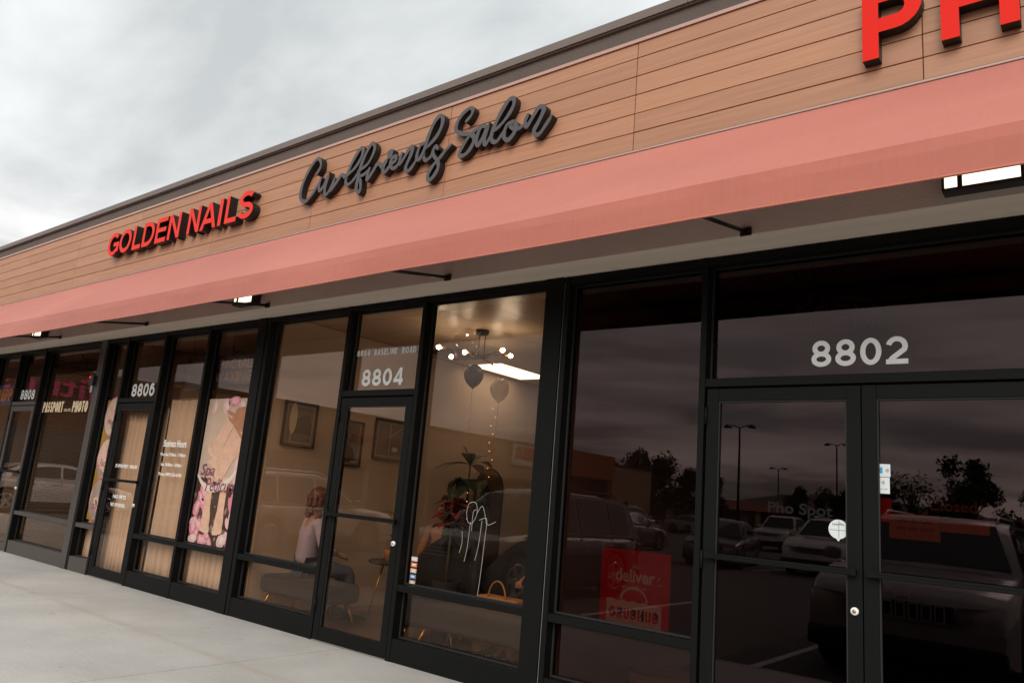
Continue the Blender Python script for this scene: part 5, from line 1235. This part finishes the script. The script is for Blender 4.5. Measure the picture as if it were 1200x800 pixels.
        for x in (cuts[-2]-.02, cuts[1]+.2): q.box(x-.22, x-.05, s*W_*.99-(0 if s > 0 else .022), s*W_*.99+(.022 if s > 0 else 0), z0-.16, z0-.13)
        q.build('door_handle', M['chrome'] if paint in ('black', 'dark') else pm_, t)
        q = MB()
        for x in cuts[1:]: q.box(x-.003, x+.003, s*W_*.985-.004, s*W_*.985+.012, S['clr']+.2, z0-.04)
        q.box(S['wb'][0]+wr+.08, S['wb'][1]-wr-.08, s*W_-.012, s*W_+.012, S['clr']+.02, S['clr']+.16); q.build('sill', M['cblack'], t)
    # wheels
    for wx in S['wb']:
        for s in (-1, 1):
            y = s*(W_-.115); o = bpy.data.objects.new('wheel', None); col.objects.link(o); o.parent = t; o.location = (wx, y, wr)
            if ('tyre', wr) not in WM:
                WM[('tyre', wr)] = MB().lathe([(wr*.62, -.10), (wr*.93, -.11), (wr, -.08), (wr, .08), (wr*.93, .11), (wr*.62, .10), (wr*.58, 0), (wr*.62, -.10)], (0, 0, 0), 'y', 28).mesh('tyre', M['tyre'])
            if ('rim', wr, spokes) not in WM:
                q = MB().lathe([(wr*.56, -.09), (wr*.66, -.105), (wr*.66, -.09)], (0, 0, 0), 'y', 28); q.lathe([(0, -.085), (wr*.13, -.085), (wr*.15, -.06), (0, -.05)], (0, 0, 0), 'y', 16)
                for k in range(spokes):
                    a = 2*PI*k/spokes; c_, s2 = math.cos(a), math.sin(a); hwid = wr*.09*5/spokes+.008
                    q.add([(c_*r_-s2*o_, yy_, s2*r_+c_*o_) for r_, yy_ in ((wr*.10, -.085), (wr*.62, -.095)) for o_ in (-hwid, hwid)]+[(c_*r_-s2*o_, -.05, s2*r_+c_*o_) for r_ in (wr*.10, wr*.62) for o_ in (-hwid, hwid)], [(0, 1, 3, 2), (4, 6, 7, 5), (0, 2, 6, 4), (1, 5, 7, 3)])
                WM[('rim', wr, spokes)] = q.mesh('rim', M['rim']); WM[('disc', wr)] = MB().lathe([(0, -.03), (wr*.60, -.03), (wr*.60, -.02)], (0, 0, 0), 'y', 24).mesh('brake_disc', M['cblack'])
            rz_ = 0 if s < 0 else PI
            for nm_, key in (('tyre', ('tyre', wr)), ('rim', ('rim', wr, spokes)), ('brake_disc', ('disc', wr))): link(nm_, WM[key], o, (0, 0, 0), (0, 0, rz_))
    # face and tail
    xf = L_/2; zf = interp(top, xf-.18)
    for s in (-1, 1):
        q = MB(); y0, y1 = s*W_*.50, s*W_*.90
        q.add([(xf-.035, y0, zf-.06), (xf-.14, y1, zf-.05), (xf-.10, y1, zf-.21), (xf+.012, y0, zf-.22)] if False else [(xf-.02, y0, zf-.09), (xf-.13, y1, zf-.07), (xf-.10, y1*1.0, zf-.22), (xf+.008, y0, zf-.23)], [(0, 1, 2, 3)])
        o = q.build('headlight', M['lampw'], t); sf = o.modifiers.new('thickness', 'SOLIDIFY'); sf.thickness = .03; sf.offset = 0
        q = MB(); q.add([(xf+.012, y0*1.05, zf-.44), (xf-.05, y1*.97, zf-.43), (xf-.05, y1*.97, zf-.50), (xf+.012, y0*1.05, zf-.51)], [(0, 1, 2, 3)]); o = q.build('fog_light', M['cblack'], t); sf = o.modifiers.new('thickness', 'SOLIDIFY'); sf.thickness = .03; sf.offset = 0
        q = MB(); q.box(-xf-.012, -xf+.12, min(s*W_*.62, s*W_*.955), max(s*W_*.62, s*W_*.955), interp(top, -xf+.2)-.30, interp(top, -xf+.2)-.10); q.build('taillight', M['lampr'], t, bevel=.02)
    q = MB(); q.box(xf-.04, xf+.016, -W_*.47, W_*.47, zf-.25, zf-.09); q.build('grille', M['cblack'], t)
    if slots:
        for k in range(slots):
            y = (k-(slots-1)/2)*.118; q = MB(); q.ribbon([(y-.040, zf-.245), (y+.040, zf-.245), (y+.040, zf-.10), (y-.040, zf-.10), (y-.040, zf-.245)], .012, 0, .02)
            o = q.build('grille_slot', M['chrome'], t); o.rotation_euler = (0, 0, PI/2); o.location = (xf+.024, 0, 0)
    else:
        for k in range(3): MB().box(xf+.016, xf+.024, -W_*.44, W_*.44, zf-.235+.05*k, zf-.222+.05*k).build('grille_bar', M['chrome'], t)
    q = MB(); q.box(xf-.10, xf+.035, -W_*.92, W_*.92, S['clr']+.02, S['clr']+.22); q.build('front_bumper', M['cblack'] if style != 'sedan' else pm_, t, bevel=.03)
    q = MB(); q.box(-xf-.035, -xf+.10, -W_*.92, W_*.92, S['clr']+.05, S['clr']+.24); q.build('rear_bumper', M['cblack'] if style != 'sedan' else pm_, t, bevel=.03)
    MB().box(-xf-.042, -xf-.0355, -.155, .155, S['clr']+.09, S['clr']+.22).build('number_plate', M['plate'], t)
    if style in ('suv', 'boxy'):
        for s in (-1, 1): q = MB(); q.tube([(-1.9, s*W_*.63, zr-.04), (-1.7, s*W_*.63, zr+.045), (-.1, s*W_*.63, zr+.05), (.12, s*W_*.63, zr-.03)], .014, 6); q.build('roof_rail', M['chrome'] if paint != 'black' else M['cblack'], t)
    if text:
        o = print_text(t, text, -.09, .09, 0, 0, M['chrome'], .006, .01, name='badge_lettering'); o.rotation_euler = (R(-25), 0, PI/2); o.location = (xf-.06, -.09, zf-.045)
    return t
WM = {}
Z = -.15
car('boxy', 'gunmetal', (.33, -6.47, Z), PI/2, 'dark grey boxy SUV parked nose-in facing the double door', slots=7, text='Jeep', spokes=6)
car('suv', 'black', (-5.83, -5.9, Z), PI/2, 'black SUV parked nose-in facing the salon', spokes=5)
car('suv', 'champagne', (-12.95, -6.55, Z), -PI/2, 'champagne SUV backed in opposite the nail shop', spokes=10)
car('sedan', 'white', (-23.5, -5.25, Z), -PI/2, 'white car parked side-on beside the mall wing near the gym front', spokes=5)
car('boxy', 'white', (-5.15, -21.6, Z), PI/2, 'white SUV in the second row facing the shops', spokes=6)
car('sedan', 'black', (-8.3, -20.2, Z), R(78), 'black sedan left of the white SUV in the second row', spokes=5)
car('sedan', 'grey', (-13.3, -22.2, Z), -PI/2, 'grey sedan facing away in the second row', spokes=5)
car('suv', 'silver', (-19.0, -22, Z), PI/2, 'silver SUV at the left of the second row', spokes=5)
car('sedan', 'red', (-15.8, -37.8, Z), PI/2, 'dark red sedan in the third row', spokes=5)
car('truck', 'white', (-12.2, -38, Z), PI/2, 'white pickup truck in the third row', spokes=6, cat='pickup truck', name='pickup_truck')
car('suv', 'grey', (-8.6, -38, Z), PI/2, 'grey SUV right of the pickup in the third row', spokes=5)
car('suv', 'white', (-21.9, -38, Z), -PI/2, 'white SUV tail-on in the third row', spokes=5)
car('sedan', 'blue', (-2.2, -38, Z), PI/2, 'navy sedan at the right of the third row', spokes=5)
car('truck', 'grey', (4.2, -22, Z), PI/2, 'grey pickup truck alone at the right of the second row', spokes=6, cat='pickup truck', name='pickup_truck')
car('sedan', 'silver', (-24.0, -52, Z), 0, 'silver sedan side-on by the far trees', spokes=5)
# a walker between the rows
STD = dict(pelvis=(0, 0, .96), chest=(0, .02, 1.28), neck=(0, .0, 1.47), head=(0, .03, 1.62), shl=(-.18, 0, 1.41), ell=(-.24, -.05, 1.14), wrl=(-.22, .10, .92), shr=(.18, 0, 1.41), elr=(.24, .03, 1.14), wrr=(.20, .22, 1.02),
           hpl=(-.10, 0, .92), knl=(-.11, .16, .51), anl=(-.11, .12, .10), tol=(-.11, .26, .05), hpr=(.10, 0, .92), knr=(.11, .02, .50), anr=(.11, -.22, .12), tor=(.11, -.09, .05))
M['greyc'] = mat('grey_shirt', (.10, .11, .13), .9)
person('person in a grey shirt and dark trousers walking across the car park', (-10.6, -17.6, Z-.01), R(70), STD, 'greyc', 'dcloth', 'hair_black', 'bun')

# the side wing of the mall
M['wing'] = mat('wing_stucco', (.46, .29, .17), .9, var=.08, vs=.6, bump=.2); M['wingb'] = mat('brown_brick_front', (.17, .085, .045), .9, var=.15, vs=2); M['wing_red'] = mat('orange_canopy_stucco', (.42, .13, .04), .9, var=.08, vs=1)
M['wing_trim'] = mat('brown_trim', (.13, .07, .03), .8); M['wing_glass'] = mat('wing_shop_glass', (.03, .028, .026), .12, spec=.7)
Wg = thing('mall_wing', 'tan stucco side wing of the mall with a brown gym front and an orange canopy', 'building', (-30, 0, Z))
MB().box(-14, 0, -40.5, -12.2, 0, 5.24).build('wall', M['wing'], Wg); MB().box(-14, -.004, -12.2, 6, 0, 5.0).build('gym_wall', M['wingb'], Wg); MB().box(-14, 0, -56, -48.6, 0, 4.9).build('end_wall', M['wing'], Wg)
MB().box(-14, .12, -40.5, -12.2, 5.24, 5.40).build('cornice', M['wing_trim'], Wg); MB().box(-14, .10, -56, -48.6, 4.9, 5.0).build('cornice', M['wing_trim'], Wg)
MB().box(-14, .08, -12.19, 6, 5.0, 5.12).build('cornice', M['wing_trim'], Wg)
MB().box(-14, .6, -48.6, -40.51, 3.6, 5.45).build('canopy_block', M['wing_red'], Wg); MB().box(-14, -1.5, -48.6, -40.51, 0, 3.59).build('recess_wall', M['wing'], Wg)
for y in (-48.2, -40.9): MB().box(-.1, .5, y-.35, y+.35, 0, 3.59).build('column', M['wing_trim'], Wg)
MB().box(.001, .35, -40.4, -12.3, 2.75, 2.95).build('shade_band', M['wing_trim'], Wg)
wf = MB()
for k in range(12):
    y = -39.6+2.32*k
    q = MB().box(.001, .05, y, y+1.9, .12, 2.55); o = q.build('shop_window', M['wing_glass'], Wg)
    f = MB(); f.box(.051, .08, y, y+1.9, .10, .17); f.box(.051, .08, y, y+1.9, 2.5, 2.57); f.box(.051, .08, y, y+.06, .17, 2.5); f.box(.051, .08, y+.92, y+.98, .17, 2.5); f.box(.051, .08, y+1.84, y+1.9, .17, 2.5); f.build('window_frame', M['alu'], o)
for k in range(7):
    y = -11.6+2.4*k; q = MB().box(-.003, .03, y, y+2.1, .1, 2.7); o = q.build('shop_window', M['wing_glass'], Wg)
def wing_text(label, text, y_start, y_end, z0, z1, m_, bold=.03, edge=None, cat='sign', panel=None):
    # reads towards +y for someone facing the wing
    t = thing('wing_sign', label, cat, (-29.88, y_start, z0), PI/2)
    if panel: MB().box(-.35, y_end-y_start+.35, .02, .08, -.45, z1-z0+.35).build('panel', M['sticker'], t)
    o = print_text(t, text, 0, y_end-y_start, 0, -.02, m_, .06, bold, H=z1-z0)
    if edge:
        o2 = print_text(t, text, -.05, y_end-y_start+.05, -.03, .04, edge, .05, bold+.03, H=z1-z0+.08)
    return t
M['pinkl'] = mat('pink_letters', (.55, .05, .16), .5); M['redl'] = mat('red_sign_letters', (.62, .05, .03), .5)
wing_text('pink fitness lettering on the brown gym front', 'fitness', -8.75, -4.4, 3.85, 4.70, M['pinkl'], .012)
wing_text('small red LOCAL lettering on the tan wing, nearest the gym', 'LOCAL', -21.1, -19.7, 3.78, 4.10, M['redl'], .03)
wing_text('small red FRESH lettering in the middle of the tan wing', 'FRESH', -23.6, -22.2, 3.78, 4.10, M['redl'], .03)
wing_text('small red SHOES lettering on the tan wing, farthest of the three', 'SHOES', -26.1, -24.7, 3.78, 4.10, M['redl'], .03)
wing_text('white banner with orange red letters hung on the tan wing', 'BEDS', -38.4, -36.3, 4.15, 5.0, M['redl'], .02, panel=True)
# low building across the road
M['roofred'] = mat('red_tile_roof', (.22, .06, .035), .85, var=.2, vs=1.5)
Fb = thing('far_building', 'long low building with a dark red roof beyond the car park', 'building', (-27, -96, Z))
MB().box(-26, 26, -8, 0, 0, 2.8).build('wall', M['wing'], Fb)
MB().add([(-27, -9, 2.8), (27, -9, 2.8), (27, 1.2, 2.6), (-27, 1.2, 2.6), (-25, -4, 3.9), (25, -4, 3.9)], [(3, 2, 5, 4), (1, 0, 4, 5), (0, 3, 4), (2, 1, 5), (0, 1, 2, 3)]).build('roof', M['roofred'], Fb)
for k in range(14): MB().box(-24+3.6*k, -21.6+3.6*k, .001, .06, .4, 2.6).build('window', M['wing_glass'], Fb)
for k in range(4): MB().box(-25+16.5*k, -24.3+16.5*k, .001, .8, 0, 2.6).build('pillar', M['wing'], Fb)
Fc = thing('far_building', 'second low building with a flat tan parapet further right beyond the road', 'building', (28, -90, Z))
MB().box(-16, 18, -8, 0, 0, 3.4).build('wall', M['wing'], Fc); MB().box(-16.2, 18.2, -8.2, .25, 3.4, 3.6).build('cornice', M['wing_trim'], Fc)
for k in range(8): MB().box(-15+4*k, -12.4+4*k, .001, .06, .4, 2.8).build('window', M['wing_glass'], Fc)
# hills
hm = MB(); n = 80; vs = []; rnd = random.Random(5)
for i in range(n+1):
    x = -420+840*i/n; h = 5+5*math.sin(i*.21+1)+3*math.sin(i*.53)+rnd.uniform(-.6, .6)+(5 if x < -60 else 0)
    vs += [(x, -330, -2), (x, -400, h), (x, -480, h*1.3), (x, -600, -3)]
hm.add(vs, [(i*4+j, i*4+j+1, i*4+j+5, i*4+j+4) for i in range(n) for j in range(3)], 0, True)
struct(hm.build('hills', mat('dry_hill', (.06, .055, .04), .95, var=.3, vs=.03)))
# lamp posts
def lamp_post(x, y, h, label):
    t = thing('lamp_post', label, 'lamp post', (x, y, Z), 0, 'lamp posts in the car park')
    MB().lathe([(0, 0), (.30, 0), (.30, .75), (.27, .78), (0, .78)], (0, 0, 0), 'z', 18).build('base', M['curb'], t)
    MB().tube([(0, 0, .78), (0, 0, h)], [.085, .055], 10).build('pole', M['black'], t)
    for s in (-1, 1):
        MB().tube([(0, 0, h-.05), (s*.35, 0, h+.08), (s*.60, 0, h+.10)], .03, 8).build('arm', M['black'], t)
        MB().lathe([(0, .22), (.12, .18), (.24, .06), (.25, 0), (0, 0)], (s*.75, 0, h-.04), 'z', 16).build('lamp_head', M['black'], t)
lamp_post(-15.7, -40, 6.9, 'near tall lamp post with two lamp heads, left of the double door reflection')
lamp_post(-16.4, -63, 8.2, 'farther lamp post with two lamp heads')
lamp_post(6.5, -40, 6.9, 'lamp post with two heads off to the right of the lot')
lamp_post(-26.5, -78, 7.0, 'farthest lamp post near the low building')
# trees
def tree_mesh(seed, H, cr, n_leaf, leaf, open_=.0, tall=1.0):
    rnd = random.Random(seed); tr = MB(); th = H*.42
    tr.tube([(0, 0, 0), (.05, .02, th*.5), (.0, .06, th), (.02, 0, H*.8)], [H*.032, H*.024, H*.018, H*.006], 9)
    cl = []
    for k in range(15):
        a = rnd.uniform(0, 2*PI); r_ = cr*rnd.uniform(.2, .85); z = H*rnd.uniform(.38, .92); rr = r_*(1.15-.75*max(0, (z/H-.55)/.45)); p = (rr*math.cos(a), rr*math.sin(a), z)
        z0 = th*rnd.uniform(.6, 1.1); tr.tube([(0, 0.03, z0), (p[0]*.55, p[1]*.55, (z0+z)/2+.1), p], [H*.010, H*.006, H*.002], 6); cl.append((p, cr*rnd.uniform(.22, .42)))
        for b in range(3):
            q = (p[0]+rnd.uniform(-.5, .5)*cr*.5, p[1]+rnd.uniform(-.5, .5)*cr*.5, p[2]+rnd.uniform(-.1, .4)*cr*.4); tr.tube([p, q], [H*.003, H*.001], 4)
    lf = MB()
    for k in range(n_leaf):
        c, r_ = rnd.choice(cl); u = Vector((rnd.gauss(0, 1), rnd.gauss(0, 1), rnd.gauss(0, .8*tall))).normalized()*r_*rnd.uniform(.3, 1.05)
        p = Vector(c)+u; a = Vector((rnd.gauss(0, 1), rnd.gauss(0, 1), rnd.gauss(0, 1))).normalized(); b = a.cross(Vector((rnd.gauss(0, 1), rnd.gauss(0, 1), rnd.gauss(0, 1)))).normalized(); s = leaf*rnd.uniform(.6, 1.3)
        lf.add([p-a*s, p-b*s*.5, p+a*s, p+b*s*.5], [(0, 1, 2, 3)])
    return tr.mesh('trunk', M['bark']), lf.mesh('crown', M['leafd'])
TM = [tree_mesh(1, 5.0, 2.1, 5200, .13), tree_mesh(2, 6.2, 1.9, 4600, .13, tall=1.6), tree_mesh(3, 4.4, 2.0, 900, .09), tree_mesh(4, 5.6, 2.6, 5200, .14)]
def tree(x, y, k, s, rz, label):
    t = thing('tree', label, 'tree', (x, y, Z), rz, 'trees around the car park'); s *= 1.28 if y < -40 else 1; t.scale = (s, s, s)
    a, b = TM[k]; link('trunk', a, t); link('crown', b, t)
TR = [(-35.0, -62, 0, 1.15, 'bushy tree just beyond the end of the wing'), (-32.0, -60, 3, .95, 'broad tree in the clump past the wing'), (-28.6, -62, 0, .9, 'rounded tree at the right end of the clump past the wing'), (-25.4, -58, 1, .62, 'small upright tree right of the clump'),
      (-26.9, -18.2, 2, 1.0, 'nearly bare young tree in front of the tan wing wall'), (-26.7, -26.5, 2, .9, 'thin sparse tree farther along the tan wing wall'),
      (-18.5, -72, 3, .72, 'low tree in front of the red roof'), (-14.0, -70, 1, .66, 'narrow tree beside the farther lamp post'), (-11.9, -69, 2, 1.25, 'wide bare-branched tree against the pale horizon'), (-8.7, -68, 0, .78, 'dark round tree right of the bare one'),
      (-4.4, -44, 1, .74, 'tall narrow tree centred in the right door leaf reflection'), (-6.9, -60, 2, 1.1, 'sparse tree behind the narrow one'), (-2.2, -66, 3, .8, 'spreading tree far beyond the right leaf'), (1.4, -62, 0, .85, 'bushy tree at the right of the far row'),
      (2.3, -13.5, 1, .62, 'near tree whose leaves hang into the upper right reflection'), (6.5, -58, 3, .9, 'broad tree to the right of the lot'), (12.0, -55, 0, 1.0, 'round tree at the far right of the lot'), (-22.5, -74, 0, .8, 'round tree at the left end of the low building')]
for i, (x, y, k, s, lb) in enumerate(TR): tree(x, y, k, s, i*1.3, lb)
